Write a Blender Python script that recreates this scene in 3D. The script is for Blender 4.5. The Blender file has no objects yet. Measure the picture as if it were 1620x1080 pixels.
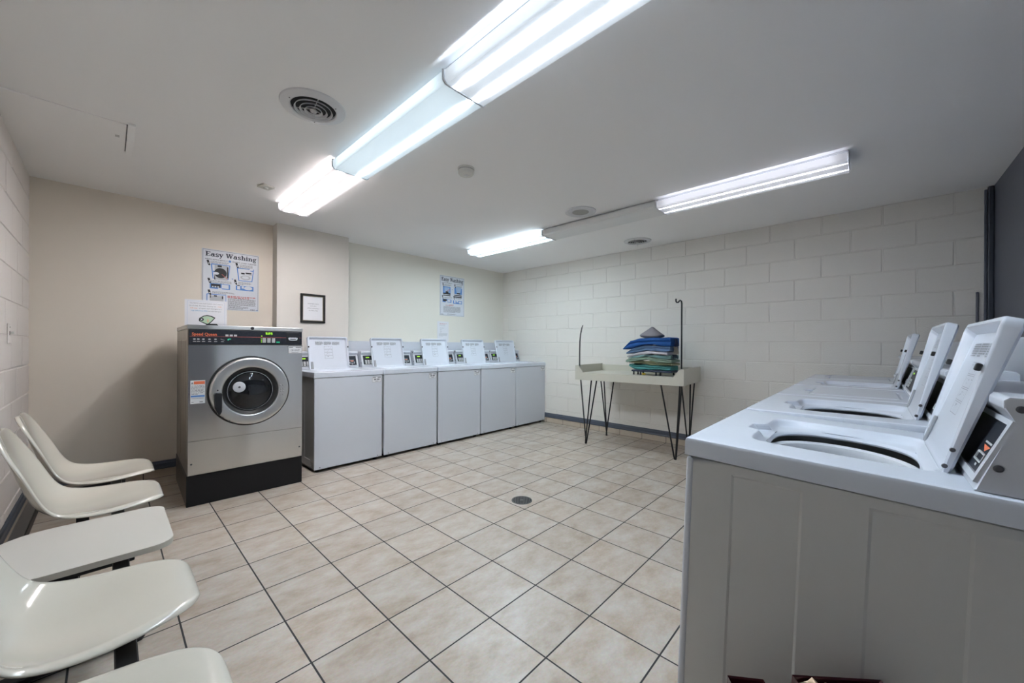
import bpy, bmesh, math, random
from mathutils import Vector, Matrix
random.seed(7)
PI = math.pi
S = bpy.context.scene
COL = S.collection

# ------------------------------------------------------------------ materials
MATS = {}
def mat(name, col, rough=0.5, metal=0.0, spec=0.5, bump=None, coat=0.0, emit=None, strength=0.0, mottled=None, alpha=None):
    if name in MATS: return MATS[name]
    m = bpy.data.materials.new(name); m.use_nodes = True
    nt = m.node_tree; b = nt.nodes['Principled BSDF']
    b.inputs['Base Color'].default_value = (*col, 1)
    b.inputs['Roughness'].default_value = rough
    b.inputs['Metallic'].default_value = metal
    b.inputs['Specular IOR Level'].default_value = spec
    b.inputs['Coat Weight'].default_value = coat
    if emit:
        b.inputs['Emission Color'].default_value = (*emit, 1); b.inputs['Emission Strength'].default_value = strength
    tc = nt.nodes.new('ShaderNodeTexCoord')
    if mottled:                      # (scale, second colour)
        n = nt.nodes.new('ShaderNodeTexNoise'); n.inputs['Scale'].default_value = mottled[0]; n.inputs['Detail'].default_value = 5
        mx = nt.nodes.new('ShaderNodeMix'); mx.data_type = 'RGBA'
        mx.inputs[6].default_value = (*col, 1); mx.inputs[7].default_value = (*mottled[1], 1)
        nt.links.new(tc.outputs['Object'], n.inputs['Vector']); nt.links.new(n.outputs['Fac'], mx.inputs[0])
        nt.links.new(mx.outputs[2], b.inputs['Base Color'])
    if bump:                         # (scale, strength)
        n = nt.nodes.new('ShaderNodeTexNoise'); n.inputs['Scale'].default_value = bump[0]; n.inputs['Detail'].default_value = 4
        bp = nt.nodes.new('ShaderNodeBump'); bp.inputs['Strength'].default_value = bump[1]; bp.inputs['Distance'].default_value = 0.004
        nt.links.new(tc.outputs['Object'], n.inputs['Vector']); nt.links.new(n.outputs['Fac'], bp.inputs['Height'])
        nt.links.new(bp.outputs['Normal'], b.inputs['Normal'])
    MATS[name] = m
    return m

def steel(name, col, rough=0.3, rot=.25, wave=.6):
    """sheet steel brushed in one direction, slightly uneven"""
    m = mat(name, col, rough, 1.0)
    nt = m.node_tree; b = nt.nodes['Principled BSDF']; L = nt.links.new
    b.inputs['Anisotropic'].default_value = .65; b.inputs['Anisotropic Rotation'].default_value = rot
    tc = nt.nodes.new('ShaderNodeTexCoord')
    n2 = nt.nodes.new('ShaderNodeTexNoise'); n2.inputs['Scale'].default_value = 2.6; n2.inputs['Detail'].default_value = 0
    mp2 = nt.nodes.new('ShaderNodeMapping'); mp2.inputs['Scale'].default_value = (1.7, 1.7, .5)
    bp2 = nt.nodes.new('ShaderNodeBump'); bp2.inputs['Strength'].default_value = wave; bp2.inputs['Distance'].default_value = 0.02
    L(tc.outputs['Object'], mp2.inputs[0]); L(mp2.outputs[0], n2.inputs['Vector']); L(n2.outputs['Fac'], bp2.inputs['Height']); L(bp2.outputs['Normal'], b.inputs['Normal'])
    return m

def floor_material():
    m = bpy.data.materials.new('beige_ceramic_tile'); m.use_nodes = True
    nt = m.node_tree; b = nt.nodes['Principled BSDF']; N = nt.nodes.new; L = nt.links.new
    tc = N('ShaderNodeTexCoord'); br = N('ShaderNodeTexBrick')
    br.offset = 0; br.offset_frequency = 1; br.squash = 1
    br.inputs['Scale'].default_value = 1; br.inputs['Brick Width'].default_value = .3048; br.inputs['Row Height'].default_value = .3048
    br.inputs['Mortar Size'].default_value = .0034; br.inputs['Mortar Smooth'].default_value = .15; br.inputs['Bias'].default_value = 0
    br.inputs['Color1'].default_value = (0, 0, 0, 1); br.inputs['Color2'].default_value = (1, 1, 1, 1)
    L(tc.outputs['Object'], br.inputs['Vector'])
    # mottled stone print, different on every tile
    add = N('ShaderNodeVectorMath'); add.operation = 'MULTIPLY_ADD'
    L(br.outputs['Color'], add.inputs[0]); add.inputs[1].default_value = (7, 5, 3); L(tc.outputs['Object'], add.inputs[2])
    st = N('ShaderNodeMapping'); st.inputs['Rotation'].default_value = (0, 0, .5); st.inputs['Scale'].default_value = (1, 1.7, 1)
    L(add.outputs[0], st.inputs[0])
    n1 = N('ShaderNodeTexNoise'); n1.inputs['Scale'].default_value = 5.5; n1.inputs['Detail'].default_value = 8; n1.inputs['Roughness'].default_value = .68
    L(st.outputs[0], n1.inputs['Vector'])
    cr = N('ShaderNodeValToRGB'); e = cr.color_ramp.elements
    e[0].position = .30; e[0].color = (.40, .31, .228, 1); e[1].position = .66; e[1].color = (.595, .55, .495, 1)
    x = cr.color_ramp.elements.new(.48); x.color = (.51, .436, .362, 1)
    L(n1.outputs['Fac'], cr.inputs[0])
    n2 = N('ShaderNodeTexNoise'); n2.inputs['Scale'].default_value = 90; n2.inputs['Detail'].default_value = 4
    L(add.outputs[0], n2.inputs['Vector'])
    mx0 = N('ShaderNodeMix'); mx0.data_type = 'RGBA'; mx0.blend_type = 'MULTIPLY'; mx0.inputs[0].default_value = .22
    L(cr.outputs[0], mx0.inputs[6]); L(n2.outputs['Color'], mx0.inputs[7])
    tint = N('ShaderNodeMapRange'); tint.inputs[3].default_value = .93; tint.inputs[4].default_value = 1.06
    L(br.outputs['Color'], tint.inputs[0])
    mx1 = N('ShaderNodeVectorMath'); mx1.operation = 'SCALE'
    L(mx0.outputs[2], mx1.inputs[0]); L(tint.outputs[0], mx1.inputs['Scale'])
    mx = N('ShaderNodeMix'); mx.data_type = 'RGBA'
    L(br.outputs['Fac'], mx.inputs[0]); L(mx1.outputs[0], mx.inputs[6]); mx.inputs[7].default_value = (.034, .033, .035, 1)
    L(mx.outputs[2], b.inputs['Base Color'])
    rr = N('ShaderNodeMapRange'); rr.inputs[3].default_value = .34; rr.inputs[4].default_value = .85
    L(br.outputs['Fac'], rr.inputs[0]); L(rr.outputs[0], b.inputs['Roughness'])
    inv = N('ShaderNodeMath'); inv.operation = 'SUBTRACT'; inv.inputs[0].default_value = 1; L(br.outputs['Fac'], inv.inputs[1])
    bp = N('ShaderNodeBump'); bp.inputs['Strength'].default_value = .5; bp.inputs['Distance'].default_value = .003
    L(inv.outputs[0], bp.inputs['Height'])
    bp2 = N('ShaderNodeBump'); bp2.inputs['Strength'].default_value = .12; bp2.inputs['Distance'].default_value = .003
    L(n1.outputs['Fac'], bp2.inputs['Height']); L(bp.outputs['Normal'], bp2.inputs['Normal']); L(bp2.outputs['Normal'], b.inputs['Normal'])
    return m

def lens_material(name, col, base, tubes, edge, ends=.9):
    """prismatic acrylic lens of a lit fluorescent fitting: two glowing tubes seen softly through it"""
    m = bpy.data.materials.new(name); m.use_nodes = True
    nt = m.node_tree; b = nt.nodes['Principled BSDF']; N = nt.nodes.new; L = nt.links.new
    b.inputs['Base Color'].default_value = (.8, .82, .85, 1); b.inputs['Roughness'].default_value = .25
    tc = N('ShaderNodeTexCoord'); sp = N('ShaderNodeSeparateXYZ'); L(tc.outputs['Object'], sp.inputs[0])
    tot = None
    for x0, amp, sig in tubes:       # bright core of each tube plus the softer glow around it
        d = N('ShaderNodeMath'); d.operation = 'SUBTRACT'; L(sp.outputs[0], d.inputs[0]); d.inputs[1].default_value = x0
        q = N('ShaderNodeMath'); q.operation = 'MULTIPLY'; L(d.outputs[0], q.inputs[0]); L(d.outputs[0], q.inputs[1])
        s = N('ShaderNodeMath'); s.operation = 'MULTIPLY'; L(q.outputs[0], s.inputs[0]); s.inputs[1].default_value = -1 / (2 * sig ** 2)
        ex = N('ShaderNodeMath'); ex.operation = 'EXPONENT'; L(s.outputs[0], ex.inputs[0])
        a = N('ShaderNodeMath'); a.operation = 'MULTIPLY'; L(ex.outputs[0], a.inputs[0]); a.inputs[1].default_value = amp
        if tot is None: tot = a
        else:
            t = N('ShaderNodeMath'); t.operation = 'ADD'; L(tot.outputs[0], t.inputs[0]); L(a.outputs[0], t.inputs[1]); tot = t
    ax = N('ShaderNodeMath'); ax.operation = 'ABSOLUTE'; L(sp.outputs[0], ax.inputs[0])      # the upright sides of the lens
    sd = N('ShaderNodeMapRange'); sd.interpolation_type = 'SMOOTHSTEP'
    sd.inputs[1].default_value = .108; sd.inputs[2].default_value = .119; sd.inputs[3].default_value = 0; sd.inputs[4].default_value = edge
    L(ax.outputs[0], sd.inputs[0])
    t = N('ShaderNodeMath'); t.operation = 'ADD'; L(tot.outputs[0], t.inputs[0]); L(sd.outputs[0], t.inputs[1]); tot = t
    ab = N('ShaderNodeMath'); ab.operation = 'ABSOLUTE'; L(sp.outputs[1], ab.inputs[0])
    mr = N('ShaderNodeMapRange'); mr.interpolation_type = 'SMOOTHSTEP'
    mr.inputs[1].default_value = .50; mr.inputs[2].default_value = .585; mr.inputs[3].default_value = 1; mr.inputs[4].default_value = 1 - ends
    L(ab.outputs[0], mr.inputs[0])
    k = N('ShaderNodeMath'); k.operation = 'MULTIPLY'; L(tot.outputs[0], k.inputs[0]); L(mr.outputs[0], k.inputs[1])
    f = N('ShaderNodeMath'); f.operation = 'ADD'; L(k.outputs[0], f.inputs[0]); f.inputs[1].default_value = base
    L(f.outputs[0], b.inputs['Emission Strength']); b.inputs['Emission Color'].default_value = (*col, 1)
    w = N('ShaderNodeTexVoronoi'); w.inputs['Scale'].default_value = 160; w.inputs['Randomness'].default_value = 0
    L(tc.outputs['Object'], w.inputs['Vector'])
    bp = N('ShaderNodeBump'); bp.inputs['Strength'].default_value = .3; bp.inputs['Distance'].default_value = .002
    L(w.outputs['Distance'], bp.inputs['Height']); L(bp.outputs['Normal'], b.inputs['Normal'])
    return m

enamel = mat('white_enamel', (.625, .65, .705), .24, bump=(300, .02))
enamel_top_lit = mat('white_enamel_top_lit', (.66, .70, .77), .22)  # same enamel, with the cool light on the tops put into its colour
enamel_lid_lit = mat('white_enamel_lid_lit', (.68, .715, .785), .2)  # lid copy of the enamel, painted lighter for the cool light it catches
side_paint = mat('white_side_paint', (.60, .60, .585), .38, bump=(250, .03))
grey_plastic = mat('grey_plastic', (.30, .32, .35), .35)
clear_grey = mat('smoky_grey_hinge_plastic', (.36, .37, .39), .12, coat=.5)
black_plastic = mat('black_plastic', (.012, .013, .016), .32)
black_panel = mat('black_panel_film', (.011, .013, .019), .42, spec=.22, mottled=(60, (.03, .034, .045)))
dark_screw = mat('dark_screw', (.10, .10, .11), .35, .8)
silver_frame = mat('silver_plastic_frame', (.56, .58, .62), .3)
button_white = mat('button_grey', (.55, .56, .57), .4)
print_grey = mat('print_grey', (.20, .205, .22), .6)
print_mid = mat('print_mid_grey', (.33, .34, .36), .6)
print_faint = mat('print_faint_grey', (.15, .155, .17), .6)
print_black = mat('print_black', (.02, .021, .024), .6)
print_navy = mat('print_navy', (.02, .026, .05), .6)
print_blue = mat('print_blue', (.10, .25, .60), .6)
print_lightblue = mat('print_light_blue', (.35, .47, .66), .6)
print_red = mat('print_red', (.48, .10, .09), .6)
print_orange = mat('print_orange', (.75, .17, .07), .6)
print_cyan = mat('print_cyan', (.10, .36, .60), .6)
print_pinkorange = mat('print_soft_orange', (.80, .38, .22), .6)
paper_white = mat('paper_white', (.74, .745, .775), .6)
sticker_white = mat('sticker_white', (.72, .73, .75), .5)
poster_white = mat('poster_white', (.66, .69, .74), .35)
led_green = mat('led_green', (.3, .6, .02), .4, emit=(.42, .95, .03), strength=.85)
led_teal = mat('led_teal', (.02, .35, .2), .4, emit=(.02, .55, .28), strength=.55)
hole_black = mat('hole_black', (.006, .006, .007), .7)
tub_white = mat('tub_plastic', (.62, .64, .67), .35)
ceiling_paint = mat('ceiling_paint', (.92, .91, .90), .75, bump=(40, .05))
wall_tan = mat('wall_tone_tan', (.76, .695, .605), .62, bump=(60, .06))  # back wall sections and column each get one even tone
wall_cream = mat('wall_tone_cream', (.68, .645, .595), .62, bump=(60, .06))
wall_olive = mat('wall_tone_olive_cream', (.765, .74, .665), .62, bump=(60, .06))
block_paint = mat('block_paint', (.775, .745, .695), .6, bump=(110, .6), mottled=(3, (.74, .71, .66)))
block_paint_warm = mat('block_paint_warm', (.74, .69, .65), .6, bump=(110, .45))
slate_paint = mat('slate_blue_paint', (.10, .107, .137), .5, bump=(30, .15))
slate_dark = mat('slate_blue_gloss_paint', (.045, .053, .072), .35)
moulding_blue = mat('slate_moulding_paint', (.07, .085, .115), .4, bump=(25, .12))
base_tile = mat('base_tile', (.47, .39, .30), .4, mottled=(9, (.56, .49, .41)))
grout = mat('grout_dark', (.05, .047, .045), .9)
shell_cream = mat('cream_fibreglass', (.635, .60, .525), .17, coat=.6, mottled=(5, (.61, .57, .49)))
laminate = mat('grey_laminate', (.61, .58, .53), .35)
laminate_edge = mat('laminate_edge', (.50, .47, .41), .45)
table_cream = mat('cream_painted_wood', (.57, .55, .47), .42)
black_steel = mat('black_steel', (.015, .015, .017), .38, .3)
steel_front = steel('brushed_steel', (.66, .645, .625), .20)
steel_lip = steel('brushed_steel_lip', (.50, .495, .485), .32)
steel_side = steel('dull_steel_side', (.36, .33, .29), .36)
ring_alu = steel('cast_aluminium', (.68, .675, .665), .34, 0, .1)
plinth_black = mat('black_plinth', (.010, .010, .011), .42, spec=.25, bump=(8, .1))
plinth_side_sheen = mat('plinth_side_sheen', (.05, .044, .038), .3, spec=.4)  # black plinth sides, their reflected sheen painted in as a lighter brown
rubber = mat('black_rubber', (.012, .012, .013), .5)
fixture_white = mat('fixture_white', (.72, .73, .75), .4)
unlit_lens = mat('unlit_prismatic_lens', (.74, .745, .74), .3, bump=(120, .2))
vent_white = mat('vent_white', (.66, .66, .67), .45, bump=(14, .1))
vent_dusty = mat('vent_dusty', (.60, .59, .58), .6)
speaker_grey = mat('speaker_mesh', (.36, .35, .33), .7, bump=(500, .4))
plastic_ivory = mat('ivory_plastic', (.66, .65, .60), .45)
drain_metal = mat('drain_metal', (.13, .13, .13), .4, .8)
frame_black = mat('frame_black', (.02, .019, .018), .3)
frame_gold = mat('frame_gold', (.32, .27, .16), .35, .6)
maroon = mat('maroon_gloss', (.035, .006, .009), .25, mottled=(14, (.06, .012, .014)))
gold_foil = mat('gold_foil', (.40, .29, .20), .35, .5)
white_box_paint = mat('pipe_cover_paint', (.62, .645, .70), .45)

# ------------------------------------------------------------------ mesh helpers
def bm_new(): return bmesh.new()

def add_box(bm, x0, x1, y0, y1, z0, z1, bev=0, seg=2):
    vs = [bm.verts.new((x, y, z)) for z in (z0, z1) for y in (y0, y1) for x in (x0, x1)]
    fs = []
    for q in ((0, 2, 3, 1), (4, 5, 7, 6), (0, 1, 5, 4), (2, 6, 7, 3), (0, 4, 6, 2), (1, 3, 7, 5)):
        fs.append(bm.faces.new([vs[i] for i in q]))
    if bev:
        es = list({e for f in fs for e in f.edges})
        bmesh.ops.bevel(bm, geom=es, offset=bev, segments=seg, profile=.5, affect='EDGES', clamp_overlap=True)
    return vs

def add_prism(bm, prof, x0, x1, axis='x', bev=0):
    """extrude a closed profile; axis x: profile is (y,z); axis y: (x,z); axis z: (x,y)"""
    def P(a, b, t):
        return {'x': (t, a, b), 'y': (a, t, b), 'z': (a, b, t)}[axis]
    A = [bm.verts.new(P(a, b, x0)) for a, b in prof]; B = [bm.verts.new(P(a, b, x1)) for a, b in prof]
    n = len(prof); fs = [bm.faces.new(A[::-1]), bm.faces.new(B)]
    for i in range(n): fs.append(bm.faces.new([A[i], A[(i + 1) % n], B[(i + 1) % n], B[i]]))
    if bev:
        es = list({e for f in fs for e in f.edges})
        bmesh.ops.bevel(bm, geom=es, offset=bev, segments=2, profile=.5, affect='EDGES', clamp_overlap=True)

def add_tube(bm, pts, r, n=10, cap=True):
    pts = [Vector(p) for p in pts]; rings = []
    rr = r if isinstance(r, (list, tuple)) else [r] * len(pts)
    up = Vector((0, 0, 1))
    t0 = (pts[1] - pts[0]).normalized()
    a = t0.cross(up); a = a.normalized() if a.length > 1e-3 else Vector((1, 0, 0))
    for i, p in enumerate(pts):
        if i == 0: t = pts[1] - pts[0]
        elif i == len(pts) - 1: t = pts[-1] - pts[-2]
        else: t = (pts[i + 1] - p).normalized() + (p - pts[i - 1]).normalized()
        t.normalize(); a = (a - t * a.dot(t)); a.normalize(); b = t.cross(a)
        rings.append([bm.verts.new(p + (a * math.cos(k * 2 * PI / n) + b * math.sin(k * 2 * PI / n)) * rr[i]) for k in range(n)])
    for i in range(len(rings) - 1):
        for k in range(n):
            bm.faces.new([rings[i][k], rings[i][(k + 1) % n], rings[i + 1][(k + 1) % n], rings[i + 1][k]])
    if cap: bm.faces.new(rings[0][::-1]); bm.faces.new(rings[-1])

def add_lathe(bm, prof, M, n=48, close=False):
    """revolve (r, h) about local z; M places it"""
    rings = []
    for r, h in prof:
        if r < 1e-6: rings.append([bm.verts.new(M @ Vector((0, 0, h)))])
        else: rings.append([bm.verts.new(M @ Vector((r * math.cos(2 * PI * k / n), r * math.sin(2 * PI * k / n), h))) for k in range(n)])
    pairs = list(zip(rings[:-1], rings[1:]))
    if close: pairs.append((rings[-1], rings[0]))
    for A, B in pairs:
        if len(A) == 1 and len(B) == 1: continue
        for k in range(n):
            k2 = (k + 1) % n
            if len(A) == 1: bm.faces.new([A[0], B[k2], B[k]])
            elif len(B) == 1: bm.faces.new([A[k], A[k2], B[0]])
            else: bm.faces.new([A[k], A[k2], B[k2], B[k]])

def add_loops(bm, loops, cap0=False, cap1=False):
    R = [[bm.verts.new(p) for p in L] for L in loops]
    n = len(R[0])
    for A, B in zip(R[:-1], R[1:]):
        for k in range(n): bm.faces.new([A[k], A[(k + 1) % n], B[(k + 1) % n], B[k]])
    if cap0: bm.faces.new(R[0][::-1])
    if cap1: bm.faces.new(R[-1])
    return R

def obj(name, bm, m, parent=None, smooth=None, loc=None, label=None):
    bmesh.ops.recalc_face_normals(bm, faces=bm.faces)
    me = bpy.data.meshes.new(name); bm.to_mesh(me); bm.free()
    if smooth is not None:
        me.polygons.foreach_set('use_smooth', [True] * len(me.polygons))
        if smooth < 179: me.set_sharp_from_angle(angle=math.radians(smooth))
    for x in (m if isinstance(m, list) else [m]): me.materials.append(x)
    o = bpy.data.objects.new(name, me); COL.objects.link(o)
    if smooth is not None and smooth < 45:
        wn = o.modifiers.new('normals', 'WEIGHTED_NORMAL'); wn.keep_sharp = True
    if parent: o.parent = parent
    if loc: o.location = loc
    if label: o['label'] = label
    return o

def thing(name, label, cat, loc=(0, 0, 0), rotz=0, group=None):
    o = bpy.data.objects.new(name, None); COL.objects.link(o)
    o.location = loc; o.rotation_euler = (0, 0, rotz); o.empty_display_size = .1
    return tag(o, label, cat, group)
def tag(o, label, cat, group=None):
    o['label'] = label; o['category'] = cat
    if group: o['group'] = group
    return o
def struct(name, bm, m, parent=None, smooth=None):
    o = obj(name, bm, m, parent, smooth)
    if not parent: o['kind'] = 'structure'
    return o
def dup(root, loc, rotz, label, group=None):
    def cp(o, par):
        c = o.copy(); COL.objects.link(c); c.parent = par
        for ch in kids.get(o.name, []): cp(ch, c)
        return c
    kids = {}
    for o in COL.objects:
        if o.parent: kids.setdefault(o.parent.name, []).append(o)
    r = cp(root, None); r.location = loc; r.rotation_euler = (0, 0, rotz); r['label'] = label
    if group: r['group'] = group
    return r

# flat print: polygons given in (u, v), drawn on a plane facing local -y at depth y
def add_flat(bm, polys, y=0.0):
    for p in polys:
        vs = [bm.verts.new((u, y, v)) for u, v in p]
        try: bm.faces.new(vs)
        except ValueError: pass
def rect(u0, v0, u1, v1): return [(u0, v0), (u1, v0), (u1, v1), (u0, v1)]
def ell(cu, cv, ru, rv, n=24, a0=0, a1=2 * PI): return [(cu + ru * math.cos(a0 + (a1 - a0) * k / n), cv + rv * math.sin(a0 + (a1 - a0) * k / n)) for k in range(n if abs(a1 - a0) > 6.28 else n + 1)]
def rib(pts, w):
    """polyline as a list of quads of width w (number or list)"""
    out = []; n = len(pts); L = []; R = []
    for i, (x, y) in enumerate(pts):
        a = pts[max(i - 1, 0)]; b = pts[min(i + 1, n - 1)]
        dx, dy = b[0] - a[0], b[1] - a[1]; l = math.hypot(dx, dy) or 1
        ww = (w[i] if isinstance(w, (list, tuple)) else w) / 2
        L.append((x - dy / l * ww, y + dx / l * ww)); R.append((x + dy / l * ww, y - dx / l * ww))
    for i in range(n - 1): out.append([L[i], R[i], R[i + 1], L[i + 1]])
    return out
def outline(u0, v0, u1, v1, w): return [rect(u0, v0, u1, v0 + w), rect(u0, v1 - w, u1, v1), rect(u0, v0, u0 + w, v1), rect(u1 - w, v0, u1, v1)]
def words(u0, v0, u1, lh, lines, rng, frac=.55, minw=.006, maxw=.022):
    """rows of illegibly small printed words"""
    out = []
    for i in range(lines):
        v = v0 - i * lh; u = u0; end = u1 if i < lines - 1 else u0 + (u1 - u0) * rng.uniform(.4, .9)
        while u < end - minw:
            w = min(rng.uniform(minw, maxw), end - u); out.append(rect(u, v - lh * frac, u + w, v)); u += w + minw * .55
    return out

_txt = {}
def text_polys(s, size, bold=0.0, spacing=1.0):
    """real lettering: polygons of a text line, origin at left baseline"""
    key = (s, bold, spacing)
    if key not in _txt:
        c = bpy.data.curves.new('lettering', 'FONT'); c.body = s; c.size = 1; c.offset = bold; c.space_character = spacing; c.resolution_u = 2
        o = bpy.data.objects.new('lettering', c); COL.objects.link(o)
        bpy.context.view_layer.update()
        e = o.evaluated_get(bpy.context.evaluated_depsgraph_get()); me = e.to_mesh()
        P = [[(me.vertices[i].co.x, me.vertices[i].co.y) for i in p.vertices] for p in me.polygons]
        e.to_mesh_clear(); bpy.data.objects.remove(o); bpy.data.curves.remove(c)
        _txt[key] = P
    return [[(x * size, y * size) for x, y in p] for p in _txt[key]]
def text_at(s, u, v, size, align='l', width=None, bold=0.0, spacing=1.0):
    P = text_polys(s, size, bold, spacing)
    xs = [x for p in P for x, _ in p]; w = max(xs) - min(xs); x0 = min(xs); k = 1
    if width: k = width / w; w = width
    off = {'l': 0, 'c': -w / 2, 'r': -w}[align]
    return [[(u + off + (x - x0) * k, v + y) for x, y in p] for p in P]

# bold slab-serif lettering for the poster headline, drawn stroke by stroke (units: x height .52, cap height .74)
def slab(s):
    T, t, h = .17, .085, .08       # thick, thin, serif height
    def sf(x, y, w): return rect(x - w / 2, y, x + w / 2, y + h)
    def arc(cx, cy, rx, ry, a0, a1, w0, w1, n=14):
        pts = []; ws = []
        for k in range(n + 1):
            a = math.radians(a0 + (a1 - a0) * k / n); pts.append((cx + rx * math.cos(a), cy + ry * math.sin(a)))
            ws.append(w0 + (w1 - w0) * abs(math.cos(a)))
        return rib(pts, ws)
    G = {}
    G['E'] = (.72, [rect(.10, 0, .10 + T + .02, .74), rect(.02, 0, .66, h), rect(.02, .74 - h, .64, .74), rect(.58, 0, .66, .23), rect(.56, .52, .64, .74), rect(.2, .34, .46, .34 + h), rect(.42, .26, .48, .49)])
    G['a'] = (.58, arc(.21, .16, .15, .145, 0, 360, t, T - .02) + [rect(.30, .05, .30 + T, .38), rect(.30, 0, .56, h)] + arc(.27, .36, .155, .13, 0, 165, t, T - .03) + [ell(.13, .38, .055, .055)])
    G['s'] = (.47, arc(.225, .385, .14, .115, 20, 270, t, T - .03) + arc(.225, .15, .15, .125, 90, -160, t, T - .02) + [rect(.35, .36, .41, .53), rect(.04, -.01, .10, .16)])
    G['y'] = (.60, rib([(.10, .5), (.31, .03)], T) + rib([(.50, .5), (.22, -.16)], t) + [sf(.13, .52 - h, .26), sf(.48, .52 - h, .22), ell(.15, -.16, .075, .06)])
    G['W'] = (1.06, rib([(.14, .72), (.32, .02)], T) + rib([(.32, .02), (.52, .70)], t) + rib([(.50, .72), (.70, .02)], T) + rib([(.70, .02), (.90, .72)], t) + [sf(.15, .74 - h, .30), sf(.51, .74 - h, .26), sf(.90, .74 - h, .26)])
    G['h'] = (.66, [rect(.09, 0, .09 + T, .76), sf(.165, 0, .28), rect(.02, .76 - h, .2, .76), rect(.42, 0, .42 + T, .36), sf(.495, 0, .27)] + arc(.36, .34, .135, .14, 0, 160, t, T - .02))
    G['i'] = (.34, [rect(.09, 0, .09 + T, .52), sf(.165, 0, .29), rect(.02, .52 - h, .2, .52), ell(.165, .66, .085, .085)])
    G['n'] = (.66, [rect(.09, 0, .09 + T, .52), sf(.165, 0, .28), rect(.02, .52 - h, .2, .52), rect(.42, 0, .42 + T, .36), sf(.495, 0, .27)] + arc(.36, .34, .135, .14, 0, 160, t, T - .02))
    G['g'] = (.58, arc(.24, .345, .15, .145, 0, 360, t, T - .02) + arc(.25, -.08, .19, .11, 0, 360, t, t + .02) + rib([(.16, .2), (.11, .12), (.2, .06), (.38, .045)], t + .02) + rib([(.36, .44), (.54, .52)], t + .03))
    G[' '] = (.30, [])
    x = 0; out = []
    for ch in s:
        w, P = G[ch]; out += [[(x + u, v) for u, v in p] for p in P]; x += w
    return out, x

def flat_obj(name, polys, m, parent, y, label=None):
    bm = bm_new(); add_flat(bm, polys, y)
    me_name = name
    o = obj(me_name, bm, m, parent, label=label)
    return o

def print_obj(name, layers, parent, y, ring=None):
    """one sheet of printing: several inks in one mesh, framed by an unbroken border line"""
    bm = bm_new(); ms = []; n = 0
    def put(polys, m, dy):
        if m not in ms: ms.append(m)
        k = ms.index(m)
        for p in polys:
            try: bm.faces.new([bm.verts.new((u, y - dy, v)) for u, v in p]).material_index = k
            except ValueError: pass
    if ring:
        u0, v0, u1, v1, w, m = ring
        ms.append(m)
        A = [bm.verts.new((u, y, v)) for u, v in ((u0, v0), (u1, v0), (u1, v1), (u0, v1))]; B = [bm.verts.new((u, y, v)) for u, v in ((u0 + w, v0 + w), (u1 - w, v0 + w), (u1 - w, v1 - w), (u0 + w, v1 - w))]
        for i in range(4): bm.faces.new([A[i], A[(i + 1) % 4], B[(i + 1) % 4], B[i]])
    for L in layers: put(*L)
    return obj(name, bm, ms, parent)

# ------------------------------------------------------------------ the room
XL, XR, YB, YBL, YF, ZC = -1.53, 3.50, 3.40, 3.35, -1.87, 2.4033
bm = bm_new(); add_box(bm, XL - .25, XR + .25, YF - .25, YB + .25, -.12, 0); struct('floor', bm, floor_material())
bm = bm_new(); add_box(bm, XL - .25, XR + .25, YF - .25, YB + .25, ZC, ZC + .12); struct('ceiling', bm, ceiling_paint)
bm = bm_new(); add_box(bm, XL - .15, .40, YBL, YBL + .15, 0, ZC); struct('wall_back_left', bm, wall_tan)
bm = bm_new(); add_box(bm, .40, XR + .15, YB, YB + .12, 0, ZC); struct('wall_back_right', bm, wall_olive)
bm = bm_new(); add_box(bm, .045, .775, 3.21, YB + .05, 0, ZC, .004, 1); struct('wall_column', bm, wall_cream)
bm = bm_new(); add_box(bm, XL - .15, XR + .15, YF - .15, YF, 0, ZC); struct('wall_front', bm, slate_paint)

def block_wall(name, axis_x, face, y0, y1, m, off, bw=.4125, rh=.2032, z00=-.006):
    """painted concrete blocks with raked joints; face = direction the blocks look (+1 or -1 in x)"""
    bm = bm_new(); g = .0034; dpt = .0052
    add_box(bm, min(axis_x, axis_x - face * .12), max(axis_x, axis_x - face * .12), y0, y1, 0, ZC)
    row = 0
    rng = random.Random(3)
    while True:
        za, zb = z00 + row * rh, z00 + (row + 1) * rh
        if za > ZC - .02: break
        o = off + (0 if row % 2 else bw / 2)
        k = math.floor((y0 - o) / bw)
        while o + k * bw < y1:
            a, b = max(o + k * bw, y0), min(o + (k + 1) * bw, y1); k += 1
            if b - a < .02: continue
            a2, b2, c2, d2 = a + g, b - g, max(za + g, 0.001), min(zb - g, ZC - .001)
            e = .004; D = dpt * rng.uniform(.75, 1.1)
            x0, x1 = axis_x, axis_x + face * D
            lo = [(x0, a2, c2), (x0, b2, c2), (x0, b2, d2), (x0, a2, d2)]
            hi = [(x1, a2 + e, c2 + e), (x1, b2 - e, c2 + e), (x1, b2 - e, d2 - e), (x1, a2 + e, d2 - e)]
            add_loops(bm, [lo, hi], cap1=True)
        row += 1
    return struct(name, bm, m)
block_wall('wall_right', XR, -1, YF, YB, block_paint, -1.672)
block_wall('wall_left', XL, 1, YF, YBL, block_paint_warm, 3.03)

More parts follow.
